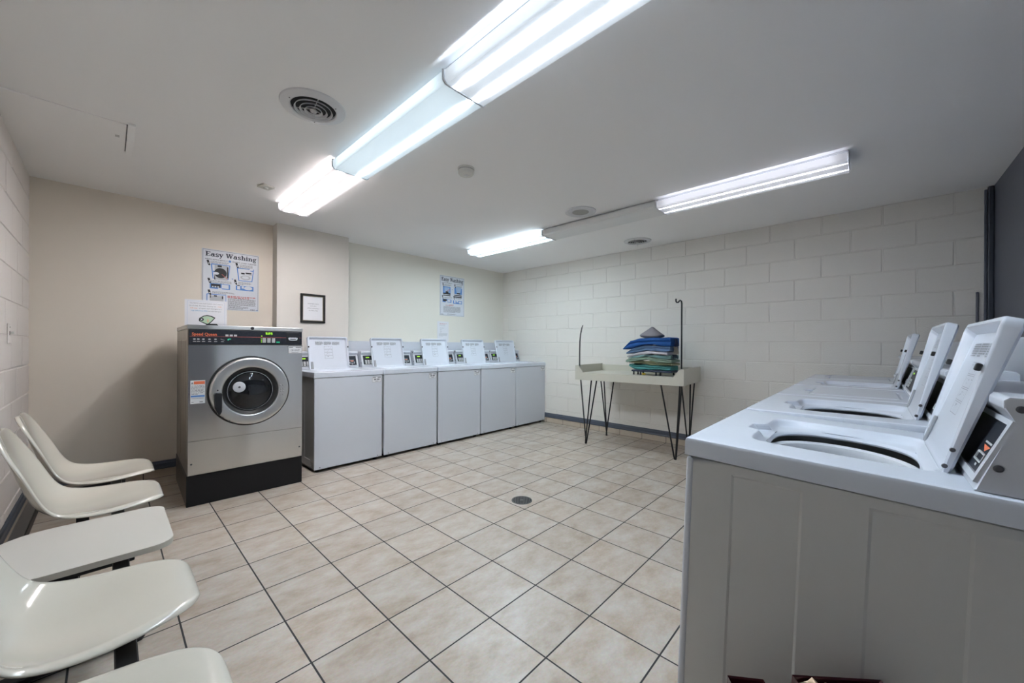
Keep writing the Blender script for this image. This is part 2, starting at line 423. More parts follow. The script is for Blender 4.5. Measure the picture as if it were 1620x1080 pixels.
# baseboards: tile strip with a slate moulding on top
def baseboard(name, a, b, n):
    """a->b along the wall, n = inward normal (2D)"""
    a, b, n = Vector(a), Vector(b), Vector(n); d = (b - a); Ln = d.length; d.normalize()
    P = lambda s, t, z: (a.x + d.x * s + n.x * t, a.y + d.y * s + n.y * t, z)
    def strip(bm, s0, s1, prof):
        A = [bm.verts.new(P(s0, t, z)) for t, z in prof]; B = [bm.verts.new(P(s1, t, z)) for t, z in prof]; k = len(prof)
        bm.faces.new(A); bm.faces.new(B[::-1])
        for i in range(k): bm.faces.new([A[i], A[(i + 1) % k], B[(i + 1) % k], B[i]])
    bm = bm_new()
    strip(bm, 0, Ln, [(-.01, 0), (.0075, 0), (.0075, .0735), (-.01, .0735)])
    o = struct(name, bm, grout)
    bm = bm_new(); ax = 0 if abs(d.x) > .5 else 1
    s = -((a[ax]) / (d[ax])) % .3048 - .3048
    while s < Ln:
        s0, s1 = max(s + .0028, 0), min(s + .3048 - .0028, Ln)
        if s1 - s0 > .01: strip(bm, s0, s1, [(.0, .003), (.0095, .003), (.0095, .072), (.0, .072)])
        s += .3048
    struct('base_tiles', bm, base_tile, o)
    bm = bm_new(); strip(bm, 0, Ln, [(-.01, .0745), (.018, .0745), (.021, .082), (.016, .094), (.016, .120), (.010, .128), (.008, .142), (-.01, .145)])
    struct('moulding', bm, moulding_blue, o)
baseboard('baseboard_back', (XL + .022, YBL), (.045, YBL), (0, -1))
baseboard('baseboard_right', (XR, YB - .02), (XR, -1.3), (-1, 0))
baseboard('baseboard_left', (XL, YF + .02), (XL, YBL), (1, 0))
# slate painted corner post where the block wall meets the dark wall
bm = bm_new(); add_box(bm, 3.462, 3.4935, -1.868, -1.838, 0, ZC - .004, .006, 2); struct('trim_1', bm, slate_dark)
bm = bm_new(); add_box(bm, 3.478, 3.4945, -1.836, -1.822, 0, ZC - .022, .003, 2); struct('trim_2', bm, slate_paint)
# access hatch in the ceiling
bm = bm_new(); add_box(bm, XL + .004, -1.056, 1.877, 2.305, ZC - .006, ZC + .01, .0015, 1)
hatch = obj('ceiling_hatch', bm, ceiling_paint); tag(hatch, 'flush painted access hatch in the ceiling above the shell seats', 'hatch')
bm = bm_new(); add_box(bm, -1.052, -1.02, 1.845, 2.33, ZC - .014, ZC + .002, .004, 2); obj('batten', bm, ceiling_paint, hatch)
bm = bm_new(); add_box(bm, -1.0565, -1.0515, 1.877, 2.305, ZC - .0035, ZC + .002); obj('gap', bm, hole_black, hatch)
bm = bm_new(); add_box(bm, -1.10, -1.082, 2.06, 2.085, ZC - .009, ZC - .005, .001, 1); obj('latch', bm, vent_dusty, hatch)

# ------------------------------------------------------------------ fluorescent fittings
def fixture(x, y0, y1, lensmat, label, group, lit=True, drop=0.0, end_gap=.0):
    W = .248; L = y1 - y0
    t = thing('fluorescent_light', label, 'ceiling light', (x, (y0 + y1) / 2, ZC), 0, group)
    bm = bm_new(); add_box(bm, -W / 2 + .022, W / 2 - .022, -L / 2 + .004, L / 2 - .004, -.030 - drop, -.0005, .003, 1)
    obj('housing', bm, fixture_white, t)
    # wrap-around lens: a shallow tray
    prof = [(-W / 2, -.020 - drop), (-W / 2 + .004, -.058 - drop), (-W / 2 + .016, -.071 - drop), (W / 2 - .016, -.071 - drop), (W / 2 - .004, -.058 - drop), (W / 2, -.020 - drop), (W / 2 - .006, -.020 - drop), (W / 2 - .02, -.062 - drop), (-W / 2 + .02, -.062 - drop), (-W / 2 + .006, -.020 - drop)]
    bm = bm_new(); add_prism(bm, prof, -L / 2 + .006, L / 2 - .006, 'y')
    obj('lens', bm, lensmat, t)
    for s in (-1, 1):
        bm = bm_new(); e = s * (L / 2 - .004)
        add_prism(bm, [(-W / 2 - .002, -.012 - drop), (-W / 2 - .002, -.060 - drop), (-W / 2 + .012, -.0745 - drop), (W / 2 - .012, -.0745 - drop), (W / 2 + .002, -.060 - drop), (W / 2 + .002, -.012 - drop)], min(e, e + s * .0035), max(e, e + s * .0035), 'y')
        obj('end_cap', bm, fixture_white, t)
    bm = bm_new()
    for s in (-1, 1): add_tube(bm, [(s * .058, -L / 2 + .03, -.048 - drop), (s * .058, L / 2 - .03, -.048 - drop)], .012, 10)
    obj('tubes', bm, fixture_white, t)
    return t
X1, X2 = .004, 2.14
LIGHT = 1.0
def pair(xa, xb, core, cs, glow, gs=.034): return [(xa, core, cs), (xb, core, cs), (xa, glow, gs), (xb, glow, gs)]
A_ = lens_material('lens_pink_white', (1.0, .925, .93), .58, pair(-.058, .058, 150, .0095, .45), 2.6)
B_ = lens_material('lens_pale_cyan', (.68, .88, 1.0), .50, [(.045, 125, .0090), (.045, .42, .034), (-.060, .16, .034)], .55)
C_ = lens_material('lens_blue_white', (.76, .88, 1.0), .44, pair(-.058, .052, 150, .0090, .38), .42)
D_ = lens_material('lens_cyan_white', (.74, .90, 1.0), .62, pair(-.060, .055, 155, .0095, .4), 6.5)
F_ = lens_material('lens_lavender', (.87, .88, 1.0), .25, pair(-.066, .050, 42, .0050, .36, .030), .42)
g1, g2 = 'ceiling lights of the long row', 'ceiling lights of the row by the block wall'
fixture(X1, 1.40, 2.56, A_, 'brightest pinkish ceiling light, above the stainless front loader', g1)
fixture(X1, .19, 1.395, B_, 'pale cyan ceiling light in the middle of the longer row', g1, drop=.008)
fixture(X1, -1.04, .185, C_, 'blue-white ceiling light at the cut-off end of the longer row', g1, drop=.012)
fixture(X2, 1.355, 2.575, D_, 'short-looking bright ceiling light over the back row of washers', g2)
fixture(X2, .135, 1.35, unlit_lens, 'switched-off ceiling light between two lit ones', g2, lit=False)
fixture(X2, -1.085, .13, F_, 'lavender ceiling light at the dark-wall end of the shorter row', g2, drop=.004)

# ------------------------------------------------------------------ ceiling devices
def vent(x, y, label, R=.155):
    t = thing('ceiling_vent', label, 'vent', (x, y, ZC), 0, 'round air diffusers')
    I = Matrix.Identity(4)
    bm = bm_new(); add_lathe(bm, [(R, 0), (R - .003, -.006), (R - .02, -.011), (.112, -.016), (.106, -.012), (.105, -.002)], I, 64); obj('flange', bm, vent_white, t, 40)
    bm = bm_new(); add_lathe(bm, [(0, -.0012), (.107, -.0012)], I, 48); obj('duct', bm, hole_black, t)
    for r, z in ((.087, -.019), (.063, -.022), (.040, -.025)):
        bm = bm_new(); add_lathe(bm, [(r, z), (r + .0035, z - .001), (r - .002, z + .009), (r - .005, z + .009)], I, 48, True); obj('ring', bm, vent_white, t, 40)
    bm = bm_new(); add_lathe(bm, [(0, -.028), (.014, -.026), (.018, -.020), (.012, -.012), (0, -.012)], I, 24); obj('hub', bm, vent_dusty, t, 40)
    bm = bm_new()
    for k in range(3):
        a = k * 2 * PI / 3 + .4
        add_tube(bm, [(.012 * math.cos(a), .012 * math.sin(a), -.010), (.106 * math.cos(a), .106 * math.sin(a), -.010)], .0025, 6)
    obj('spokes', bm, vent_dusty, t)
    bm = bm_new(); add_tube(bm, [(0, 0, -.02), (.004, -.003, -.062)], .0022, 6); obj('lever', bm, vent_white, t)
    for k in range(3):
        bm = bm_new(); a = k * 2 * PI / 3 + 1.2; add_lathe(bm, [(0, -.017), (.0035, -.0165), (.0035, -.012)], Matrix.Translation((.120 * math.cos(a), .120 * math.sin(a), .001)), 8)
        obj('screw', bm, dark_screw, t)
vent(-.395, .935, 'large round ceiling vent between the hatch and the long light row')
vent(3.13, .815, 'small-looking round ceiling vent close to the block wall')
t = thing('ceiling_speaker', 'round flush ceiling speaker with grey mesh centre', 'speaker', (1.85, .765, ZC))
I4 = Matrix.Identity(4)
bm = bm_new(); add_lathe(bm, [(.142, 0), (.140, -.006), (.128, -.009), (.112, -.006), (.105, -.010), (.086, -.011), (.074, -.006)], I4, 56); obj('bezel', bm, vent_white, t, 40)
bm = bm_new(); add_lathe(bm, [(0, -.008), (.076, -.0065), (.076, -.001)], I4, 40); obj('grille', bm, speaker_grey, t, 40)
t = thing('smoke_detector', 'round white smoke detector between the two light rows', 'smoke detector', (.585, .88, ZC))
bm = bm_new(); add_lathe(bm, [(.058, 0), (.058, -.012), (.052, -.014), (.055, -.018), (.055, -.036), (.047, -.046), (.022, -.050), (0, -.050)], I4, 40); obj('housing', bm, plastic_ivory, t, 40)
bm = bm_new(); add_lathe(bm, [(.0535, -.0135), (.0535, -.0175)], I4, 40); obj('vent_slot', bm, dark_screw, t)
bm = bm_new(); add_box(bm, -.016, .016, -.02, .004, -.0515, -.049, .001, 1); obj('test_button', bm, vent_dusty, t)
t = thing('heat_sensor', 'small flat white sensor on the ceiling beside the pinkish light', 'sensor', (-.285, 2.26, ZC), .3)
bm = bm_new(); add_box(bm, -.045, .045, -.045, .045, -.016, 0, .007, 2); obj('cover', bm, plastic_ivory, t, 40)
bm = bm_new(); add_lathe(bm, [(0, -.026), (.012, -.024), (.018, -.015)], I4, 20); obj('sensor_cap', bm, plastic_ivory, t, 40)

# ------------------------------------------------------------------ top-load washers
W, D, H = .656, .711, .915
def radial(cx, cy, ths, kind, **k):
    """star-shaped loop about (cx, cy) sampled at angles ths"""
    out = []
    for a in ths:
        c, s = math.cos(a), math.sin(a)
        if kind == 'rect':           # exact rectangle x0..x1, y0..y1
            r = 1e9
            if c > 1e-9: r = min(r, (k['x1'] - cx) / c)
            if c < -1e-9: r = min(r, (k['x0'] - cx) / c)
            if s > 1e-9: r = min(r, (k['y1'] - cy) / s)
            if s < -1e-9: r = min(r, (k['y0'] - cy) / s)
        else:                        # superellipse
            ax, ay, n = k['ax'], k['ay'], k['n']
            r = (abs(c / ax) ** n + abs(s / ay) ** n) ** (-1 / n)
        out.append([cx + r * c, cy + r * s])
    return out

def lid_mesh(x0):
    """lid in its own frame: y runs from hinge to front edge, +z is the inner face"""
    LW, LL = .412, .352
    def rr(ix, iy0, iy1, rad, n=6):
        pts = []
        for cx, cy, a0 in ((LW / 2 - ix - rad, iy0 + rad, -90), (LW / 2 - ix - rad, LL - iy1 - rad, 0), (-LW / 2 + ix + rad, LL - iy1 - rad, 90), (-LW / 2 + ix + rad, iy0 + rad, 180)):
            for q in range(n + 1):
                a = math.radians(a0 + 90 * q / n); pts.append((cx + rad * math.cos(a), cy + rad * math.sin(a)))
        return pts
    bm = bm_new()
    def Z(pts, z, taper=True):
        return [(x, y, z * (min(1, .35 + y / .12 * .65) if taper else 1)) for x, y in pts]
    loops = [[(x, y, 0) for x, y in rr(.006, .006, .006, .020)], [(x, y, .005) for x, y in rr(0, 0, 0, .022)], Z(rr(0, 0, 0, .022), .027), Z(rr(.003, .003, .003, .020), .032),
             Z(rr(.011, .008, .011, .014), .032), Z(rr(.015, .012, .016, .012), .027), [(x, y, .010) for x, y in rr(.022, .018, .026, .012)], [(x, y, .009) for x, y in rr(.04, .03, .05, .012)]]
    add_loops(bm, loops, True, True)
    return bm, LW, LL

def make_washer(open_lid, label, group, hinge_screw=True):
    t = thing('top_load_washer', label, 'washing machine', (0, 0, 0), 0, group)
    # cabinet with a separate front panel; embossed side panels
    bm = bm_new()
    add_box(bm, .0075, W - .0075, .012, D - .004, .035, .862, .004, 2)
    for xs, sgn in ((.004, 1), (W - .004, -1)):         # side skins with two shallow pressed panels each
        ys, zs = (.0125, .114, .263, .376, .522, D - .005), (.036, .10, .838, .8605)
        for iy in range(5):
            for iz in range(3):
                a, b, c, d = ys[iy], ys[iy + 1], zs[iz], zs[iz + 1]
                lo = [(xs, a, c), (xs, b, c), (xs, b, d), (xs, a, d)]
                if iz == 1 and iy in (1, 3):
                    e = .0055; add_loops(bm, [lo, [(xs + sgn * .0024, a + e, c + e), (xs + sgn * .0024, b - e, c + e), (xs + sgn * .0024, b - e, d - e), (xs + sgn * .0024, a + e, d - e)]], cap1=True)
                else: bm.faces.new([bm.verts.new(p) for p in lo])
        for y in (ys[0], ys[-1]):
            bm.faces.new([bm.verts.new(p) for p in ((xs, y, .036), (xs + sgn * .0045, y, .036), (xs + sgn * .0045, y, .8605), (xs, y, .8605))])
    bmesh.ops.remove_doubles(bm, verts=bm.verts[:], dist=.00005)
    bmesh.ops.delete(bm, geom=[f for f in bm.faces if f.calc_center_median().z > .8615], context='FACES')
    obj('cabinet', bm, side_paint, t, 14)
    bm = bm_new(); add_box(bm, .001, W - .001, 0, .020, .028, .8605, .007, 3); fp = obj('front_panel', bm, enamel, t, 30)
    for x in (.05, W - .05):
        bm = bm_new(); M = Matrix.Translation((x, -.0005, .045)) @ Matrix.Rotation(PI / 2, 4, 'X'); add_lathe(bm, [(0, .0025), (.004, .002), (.0045, 0)], M, 10)
        obj('screw', bm, dark_screw, fp)
    for x in (.05, W - .05):
        for y in (.06, D - .06):
            bm = bm_new(); add_lathe(bm, [(0, 0), (.02, 0), (.022, .012), (.01, .014), (.01, .036)], Matrix.Translation((x, y, 0)), 16); obj('levelling_foot', bm, rubber, t)
    bm = bm_new(); add_box(bm, .015, W - .015, .03, D - .02, .018, .036); obj('base_frame', bm, rubber, t)
    # top panel: dished well with a big oval opening
    cx, cy = W / 2, .308
    ths = sorted(set([2 * PI * k / 88 for k in range(88)] + [math.atan2(y - cy, x - cx) % (2 * PI) for x in (.0, W) for y in (.0, D)]))
    outer = lambda i: radial(cx, cy, ths, 'rect', x0=i, x1=W - i, y0=i, y1=D - i)
    def well(g, notch=True):
        L = radial(cx, cy, ths, 'sup', ax=.212 - g, ay=.180 - g, n=9)
        for p, a in zip(L, ths):
            if notch and p[1] < cy and abs(p[0] - cx) < .056:
                p[1] -= .034 * min(1, (.056 - abs(p[0] - cx)) / .012)
        return L
    hole = lambda g: radial(cx, cy + .002, ths, 'sup', ax=.188 - g, ay=.162 - g, n=2.6)
    z = lambda L, h: [(x, y, h) for x, y in L]
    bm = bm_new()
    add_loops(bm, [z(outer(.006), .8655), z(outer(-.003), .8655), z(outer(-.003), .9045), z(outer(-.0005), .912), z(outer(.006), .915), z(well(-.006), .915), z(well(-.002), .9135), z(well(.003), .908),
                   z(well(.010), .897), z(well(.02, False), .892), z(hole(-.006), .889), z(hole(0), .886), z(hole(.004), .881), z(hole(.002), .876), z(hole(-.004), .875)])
    obj('top_panel', bm, enamel_top_lit, t, 35)
    # tub: balance ring and drum below the opening
    bm = bm_new()
    M = Matrix.Translation((cx, cy, 0))
    add_lathe(bm, [(.178, .80), (.177, .848), (.172, .860), (.162, .864), (.150, .859), (.144, .846), (.143, .80), (.20, .77), (.20, .52), (.18, .50), (0, .50)], M, 48)
    obj('tub', bm, tub_white, t, 40)
    # lid
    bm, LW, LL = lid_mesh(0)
    ld = obj('lid', bm, enamel_lid_lit, t, 35)
    if open_lid:
        a = math.radians(15.2); s, c = math.sin(a), math.cos(a)
        ld.matrix_local = Matrix(((1, 0, 0, cx), (0, s, -c, .498), (0, c, s, .905), (0, 0, 0, 1)))
    else:
        ld.matrix_local = Matrix(((1, 0, 0, cx), (0, -1, 0, .482), (0, 0, -1, .9165), (0, 0, 0, 1)))
    if open_lid:
        for s in (-1, 1):
            bm = bm_new(); add_box(bm, s * (LW / 2 - .006) - .006, s * (LW / 2 - .006) + .006, .232, .248, .028, .038, .003, 2); obj('bumper', bm, rubber, ld)
        bm = bm_new(); add_box(bm, -LW / 2 + .018, -LW / 2 + .044, .008, .086, .009, .0155, .003, 2); obj('hinge_cover', bm, clear_grey, ld, 40)
        for y in (.022, .060):
            bm = bm_new(); M = Matrix.Translation((LW / 2, y, .014)) @ Matrix.Rotation(PI / 2, 4, 'Y'); add_lathe(bm, [(0, .003), (.004, .0025), (.005, 0)], M, 12)
            obj('screw', bm, dark_screw, ld)
        # printed instructions on the inner face: three text blocks and four picture boxes
        rng = random.Random(5); P = []
        for k in range(3):
            u0 = -.125 + k * .085
            P += words(u0, .300, u0 + .075, .0060, 6, rng, .6, .005, .018)
        q = []
        for k in range(4):
            v1 = .252 - k * .034; q += outline(-.042, v1 - .031, .042, v1, .0013)
            for j in range(5):
                u, v = -.034 + rng.random() * .06, v1 - .026 + rng.random() * .02; q += rib([(u, v), (u + rng.uniform(-.01, .012), v + rng.uniform(-.006, .006))], .0022)
        bm = bm_new()
        for p in P + q: bm.faces.new([bm.verts.new((u, v, .0102)) for u, v in p])
        obj('printed_instructions', bm, print_faint, ld)
    # control console at the back
    prof = [(.5238, .9035), (.572, 1.040), (.553, 1.064), (.5525, 1.078), (.560, 1.085), (.690, 1.085), (.698, 1.078), (.698, 1.045), (.640, 1.030), (.592, .9035)]
    bm = bm_new(); add_prism(bm, prof, .010, W - .010, 'x', .003); con = obj('console', bm, enamel, t, 35); con.location = (0, -.008, .012)
    sl = Vector((0, .572 - .528, 1.040 - .9155)); sl.normalize(); nn = Vector((0, -sl.z, sl.y))
    base = Vector((0, .528, .9155))
    F = lambda x, u, h: tuple(base + Vector((x, 0, 0)) + sl * u + nn * h)
    def slab_on(bm, x0, x1, u0, u1, h0, h1):
        A = [F(x0, u0, h0), F(x1, u0, h0), F(x1, u1, h0), F(x0, u1, h0)]; B = [F(x0, u0, h1), F(x1, u0, h1), F(x1, u1, h1), F(x0, u1, h1)]
        add_loops(bm, [A, B], True, True)
    bm = bm_new()
    for x0, x1, u0, u1 in ((.012, W - .012, .003, .016), (.012, W - .012, .121, .131), (.012, .030, .016, .121), (W - .030, W - .012, .016, .121)): slab_on(bm, x0, x1, u0, u1, -.002, .0065)
    obj('bezel', bm, silver_frame, con)
    bm = bm_new(); slab_on(bm, .030, W - .030, .016, .121, -.001, .0025); pnl = obj('control_panel', bm, black_panel, con)
    bm = bm_new(); slab_on(bm, .066, .106, .095, .1045, .0025, .0032)
    obj('price_display', bm, led_green, pnl, label='glowing green price digits')
    bm = bm_new()
    for i in range(4):
        for j in range(3): slab_on(bm, .052 + i * .030, .074 + i * .030, .024 + j * .016, .037 + j * .016, .0025, .0045)
    obj('buttons', bm, button_white, pnl)
    bm = bm_new(); xr = W - .106
    slab_on(bm, xr, xr + .058, .034, .0375, .0025, .005); slab_on(bm, xr, xr + .058, .050, .0535, .0025, .005); slab_on(bm, xr, xr + .004, .034, .0535, .0025, .005); slab_on(bm, xr + .054, xr + .058, .034, .0535, .0025, .005)
    slab_on(bm, xr + .022, xr + .034, .024, .029, .0025, .003); slab_on(bm, xr + .002, xr + .05, .072, .076, .0025, .003)
    obj('card_slot', bm, button_white, pnl)
    bm = bm_new(); A = [F(xr + .004, .068, .003), F(xr + .054, .068, .003), F(xr + .030, .056, .003)]; bm.faces.new([bm.verts.new(p) for p in A]); obj('card_arrow', bm, print_orange, pnl)
    for y, zz in ((.5655, 1.064), (.5440, .952)):
        for xx, sg_ in ((W - .010, 1), (.010, -1)):
            bm = bm_new(); M = Matrix.Translation((xx, y + .008, zz)) @ Matrix.Rotation(sg_ * PI / 2, 4, 'Y'); add_lathe(bm, [(0, .003), (.004, .003), (.0065, .002), (.0065, 0)], M, 16)
            obj('screw', bm, dark_screw, con)
    # number tag on the front
    bm = bm_new(); add_box(bm, W - .112, W - .012, -.0012, .0005, .788, .850, .0, 1); tg = obj('number_tag', bm, sticker_white, t, label='white sticker with grey print')
    P = outline(W - .110, .790, W - .014, .848, .0025) + [rect(W - .104, .834, W - .072, .842), rect(W - .052, .834, W - .020, .842), rect(W - .092, .812, W - .066, .825), rect(W - .060, .812, W - .032, .825), rect(W - .080, .798, W - .046, .802)]
    flat_obj('tag_print', P, print_grey, tg, -.0016)
    return t

gB, gR = 'top-load washers along the back wall', 'top-load washers in the row beside the dark wall'
YW = 2.47
w1 = make_washer(True, 'open-lid white washer touching the stainless steel front loader', gB); w1.location = (.150, YW, 0)
for x, lab in ((.826, 'open-lid white washer, second from the stainless front loader'), (1.502, 'open-lid white washer below the sheet of paper on the back wall'),
               (2.170, 'open-lid white washer next to the corner one, under the smaller-looking poster'), (2.834, 'white washer in the back corner against the block wall')):
    dup(w1, (x, YW, 0), 0, lab)
YR = -.812
n1 = dup(w1, (.640, YR, 0), PI, 'white washer with its grey side panel in full view beside the maroon bags', gR)
dup(w1, (1.324, YR, 0), PI, 'open-lid white washer directly behind the one with the grey side panel in view', gR)
wc = make_washer(False, 'closed-lid white washer between two open ones in the row beside the dark wall', gR); wc.location = (2.008, YR, 0); wc.rotation_euler = (0, 0, PI)
dup(w1, (2.692, YR, 0), PI, 'open-lid white washer next to the last one in the row beside the dark wall', gR)
dup(wc, (3.376, YR, 0), PI, 'closed-lid white washer touching the block wall in the row beside the dark wall', gR)
# the nearest one leans back a little on its feet
th = math.radians(2.0)
n1.rotation_euler = (-th, 0, PI); n1.location = (.640, YR + H * math.sin(th), .0)
for ch in [c for c in COL.objects if c.parent == n1 and c.name.startswith('levelling_foot')]:      # its feet are screwed to suit the floor
    y = sum(v.co.y for v in ch.data.vertices) / len(ch.data.vertices); ch.location.z = y * math.sin(th)

# boxed pipe covers behind both rows
bm = bm_new(); add_box(bm, .778, XR - .006, 3.22, YB - .002, .0, 1.212, .004, 1); tag(obj('pipe_cover', bm, white_box_paint), 'white boxed pipe cover behind the back row of washers', 'pipe cover')
bm = bm_new(); add_box(bm, -.10, 3.455, YF + .002, -1.575, .0, 1.205, .004, 1); tag(obj('pipe_cover', bm, white_box_paint), 'white boxed pipe cover along the dark wall behind the washers', 'pipe cover')
# thin dark conduit stub on the block wall
bm = bm_new(); add_tube(bm, [(XR - .012, -1.79, 1.0), (XR - .012, -1.79, 1.585), (XR - .008, -1.79, 1.597)], .008, 8); tag(obj('conduit', bm, slate_paint), 'thin dark upright pipe on the block wall next to the dark wall', 'pipe')

# ------------------------------------------------------------------ stainless front loader
t = thing('commercial_washer', 'large stainless steel front-load washer with round glass door', 'washing machine', (-.737, 2.356, 0), math.radians(-1.5))
FW, FD = .742, .83
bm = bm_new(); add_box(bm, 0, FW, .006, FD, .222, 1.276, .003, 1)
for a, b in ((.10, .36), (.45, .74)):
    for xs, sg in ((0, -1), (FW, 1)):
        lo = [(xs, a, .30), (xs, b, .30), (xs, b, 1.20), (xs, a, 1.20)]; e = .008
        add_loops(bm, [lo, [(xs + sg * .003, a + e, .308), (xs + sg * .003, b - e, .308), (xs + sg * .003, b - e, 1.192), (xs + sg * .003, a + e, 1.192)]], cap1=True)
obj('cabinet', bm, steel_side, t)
bm = bm_new(); add_box(bm, -.004, FW + .002, .004, FD + .002, .0, .222, .003, 1); pb = obj('plinth', bm, plinth_side_sheen, t)
bm = bm_new(); add_box(bm, -.004, FW + .002, .0, .006, .002, .221, .002, 1); obj('plinth_front', bm, plinth_black, pb)
bm = bm_new(); add_box(bm, .003, FW - .001, -.006, .008, .4695, 1.160); obj('front_panel', bm, steel_front, t)
bm = bm_new(); add_box(bm, .003, FW - .001, -.006, .008, .226, .4672); kp = obj('lower_panel', bm, steel_front, t)
for x in (.022, FW - .020):
    bm = bm_new(); add_lathe(bm, [(0, .003), (.005, .0025), (.006, 0)], Matrix.Translation((x, -.006, .305)) @ Matrix.Rotation(PI / 2, 4, 'X'), 12); obj('screw', bm, dark_screw, kp)
bm = bm_new(); add_box(bm, -.003, FW + .003, -.008, FD, 1.276, 1.306, .003, 2); tp = obj('top_cover', bm, steel_lip, t)
bm = bm_new(); add_lathe(bm, [(0, .006), (.010, .006), (.012, .003), (.012, 0)], Matrix.Translation((.385, -.008, 1.292)) @ Matrix.Rotation(PI / 2, 4, 'X'), 20); obj('lock', bm, black_plastic, tp)
# control fascia
bm = bm_new(); add_box(bm, .006, FW - .004, -.011, .006, 1.164, 1.274, .004, 2); cp = obj('control_panel', bm, black_panel, t)
yp = -.0116
flat_obj('brand_lettering', text_at('Speed Queen', .022, 1.229, .030, 'l', .142, bold=.022), print_orange, cp, yp)
flat_obj('trim_line', [rect(.010, 1.2215, FW - .010, 1.2238)], print_red, cp, yp + .0002)
P = []
for k in range(3): P += [rect(.215 + k * .026, 1.2265, .234 + k * .026, 1.2400)]
for u in (.03, .052, .080, .115, .150):
    P += [ell(u + .006, 1.203, .008, .0045, 10), rect(u - .002, 1.1845, u + .016, 1.188)]
P += rib([(.185, 1.205), (.21, 1.196)], .0022) + [rect(.188, 1.1845, .206, 1.1875)]
flat_obj('cycle_icons', P, button_white, cp, yp)
flat_obj('steam_icon', [rect(.228, 1.196, .236, 1.206), rect(.233, 1.203, .248, 1.2085)], led_teal, cp, yp)
P = []
for k, dgt in enumerate('525'):
    u = .474 + k * .017
    segs = {'5': 'afgcd', '2': 'abged'}[dgt]
    S7 = {'a': rect(u, 1.2595, u + .012, 1.2625), 'g': rect(u, 1.2525, u + .012, 1.2555), 'd': rect(u, 1.2455, u + .012, 1.2485), 'f': rect(u, 1.254, u + .003, 1.2625), 'b': rect(u + .009, 1.254, u + .012, 1.2625), 'c': rect(u + .009, 1.2455, u + .012, 1.254), 'e': rect(u, 1.2455, u + .003, 1.254)}
    P += [S7[c] for c in segs]
P += [rect(.4875, 1.2455, .4895, 1.2485)]
flat_obj('price_digits', P, led_green, cp, yp, 'glowing green price digits')
bm = bm_new()
for i in range(3):
    for j in range(3): add_box(bm, .452 + i * .032, .475 + i * .032, -.0135, -.010, 1.181 + j * .0125, 1.1915 + j * .0125, .001, 1)
obj('keypad', bm, button_white, cp)
flat_obj('start_button', [rect(.548, 1.180, .572, 1.190)], led_teal, cp, yp)
flat_obj('indicator_lights', [rect(.442, 1.183 + k * .0125, .448, 1.188 + k * .0125) for k in range(3)] + [ell(.447, 1.233, .004, .004, 8)], led_green, cp, yp)
bm = bm_new(); add_box(bm, .618, .716, -.0135, -.010, 1.180, 1.266, .003, 1); cr = obj('card_reader', bm, black_plastic, cp)
bm = bm_new(); add_tube(bm, [(.636, -.016, 1.222), (.640, -.018, 1.206), (.655, -.019, 1.203), (.680, -.019, 1.203), (.695, -.018, 1.206), (.699, -.016, 1.222)], .004, 8); add_box(bm, .640, .695, -.017, -.013, 1.214, 1.224, .001, 1); obj('card_slot', bm, silver_frame, cr)
# door
dc = Vector((.374, -.006, .808)); RX = Matrix.Translation(dc) @ Matrix.Rotation(PI / 2, 4, 'X')    # local z looks out of the machine
bm = bm_new(); add_lathe(bm, [(.268, 0), (.268, .010), (.256, .012), (.256, 0)], RX, 72); gs = obj('door_gasket', bm, rubber, t, 40)
bm = bm_new(); add_lathe(bm, [(.2555, .014), (.2555, .032), (.251, .040), (.242, .044), (.196, .044), (.184, .038), (.180, .024), (.180, .004)], RX, 72); dr = obj('door_ring', bm, ring_alu, t, 40)
bm = bm_new(); add_lathe(bm, [(.180, .030), (.166, .022), (.158, .012), (.150, .006), (.146, -.012)], RX, 64); obj('inner_seal', bm, rubber, dr, 40)
bm = bm_new(); add_lathe(bm, [(.149, .012), (.1455, .016), (.1455, .010)], RX, 64); obj('chrome_bead', bm, silver_frame, dr, 40)
glass = bpy.data.materials.new('dark_door_glass'); glass.use_nodes = True
gb = glass.node_tree.nodes['Principled BSDF']; gb.inputs['Base Color'].default_value = (.16, .165, .18, 1); gb.inputs['Roughness'].default_value = .03; gb.inputs['Transmission Weight'].default_value = 1; gb.inputs['IOR'].default_value = 1.5
bm = bm_new(); add_lathe(bm, [(0, .040), (.05, .038), (.10, .030), (.135, .016), (.148, .004), (.148, -.002), (.132, .010), (.10, .024), (.05, .032), (0, .034)], RX, 64); obj('door_glass', bm, glass, dr, 60)
bm = bm_new(); add_lathe(bm, [(.150, -.0015), (.150, -.004), (0, -.004), (0, -.0015)], RX, 48)
obj('drum', bm, mat('drum_dark_steel', (.03, .031, .034), .3, .7), t, 40, label='dark drum seen through the glass')
bm = bm_new(); add_lathe(bm, [(0, .0465), (.010, .0465), (.012, .045), (.037, .0435), (.040, .040), (.040, .036)], Matrix.Translation((-.078, 0, .034)) @ RX, 32); obj('glass_boss', bm, silver_frame, dr, 40)
bm = bm_new(); add_lathe(bm, [(0, .0475), (.008, .0475), (.008, .044)], Matrix.Translation((-.078, 0, .034)) @ RX, 16); obj('boss_bolt', bm, dark_screw, dr)
bm = bm_new()
add_prism(bm, [(.140, .800), (.149, .812), (.182, .812), (.187, .800), (.186, .672), (.176, .652), (.166, .650), (.146, .700)], -.092, -.048, 'y', .006); dh = obj('door_handle', bm, black_plastic, dr, 40)
for u, v in ((.570, .838), (.588, .838), (.573, .808), (.590, .808), (.573, .790), (.590, .790), (.570, .762), (.588, .762)):
    bm = bm_new(); add_lathe(bm, [(0, .050), (.006, .048), (.007, .043)], Matrix.Translation((u - dc.x, 0, v - dc.z)) @ RX, 10); obj('hinge_bolt', bm, ring_alu, dr)
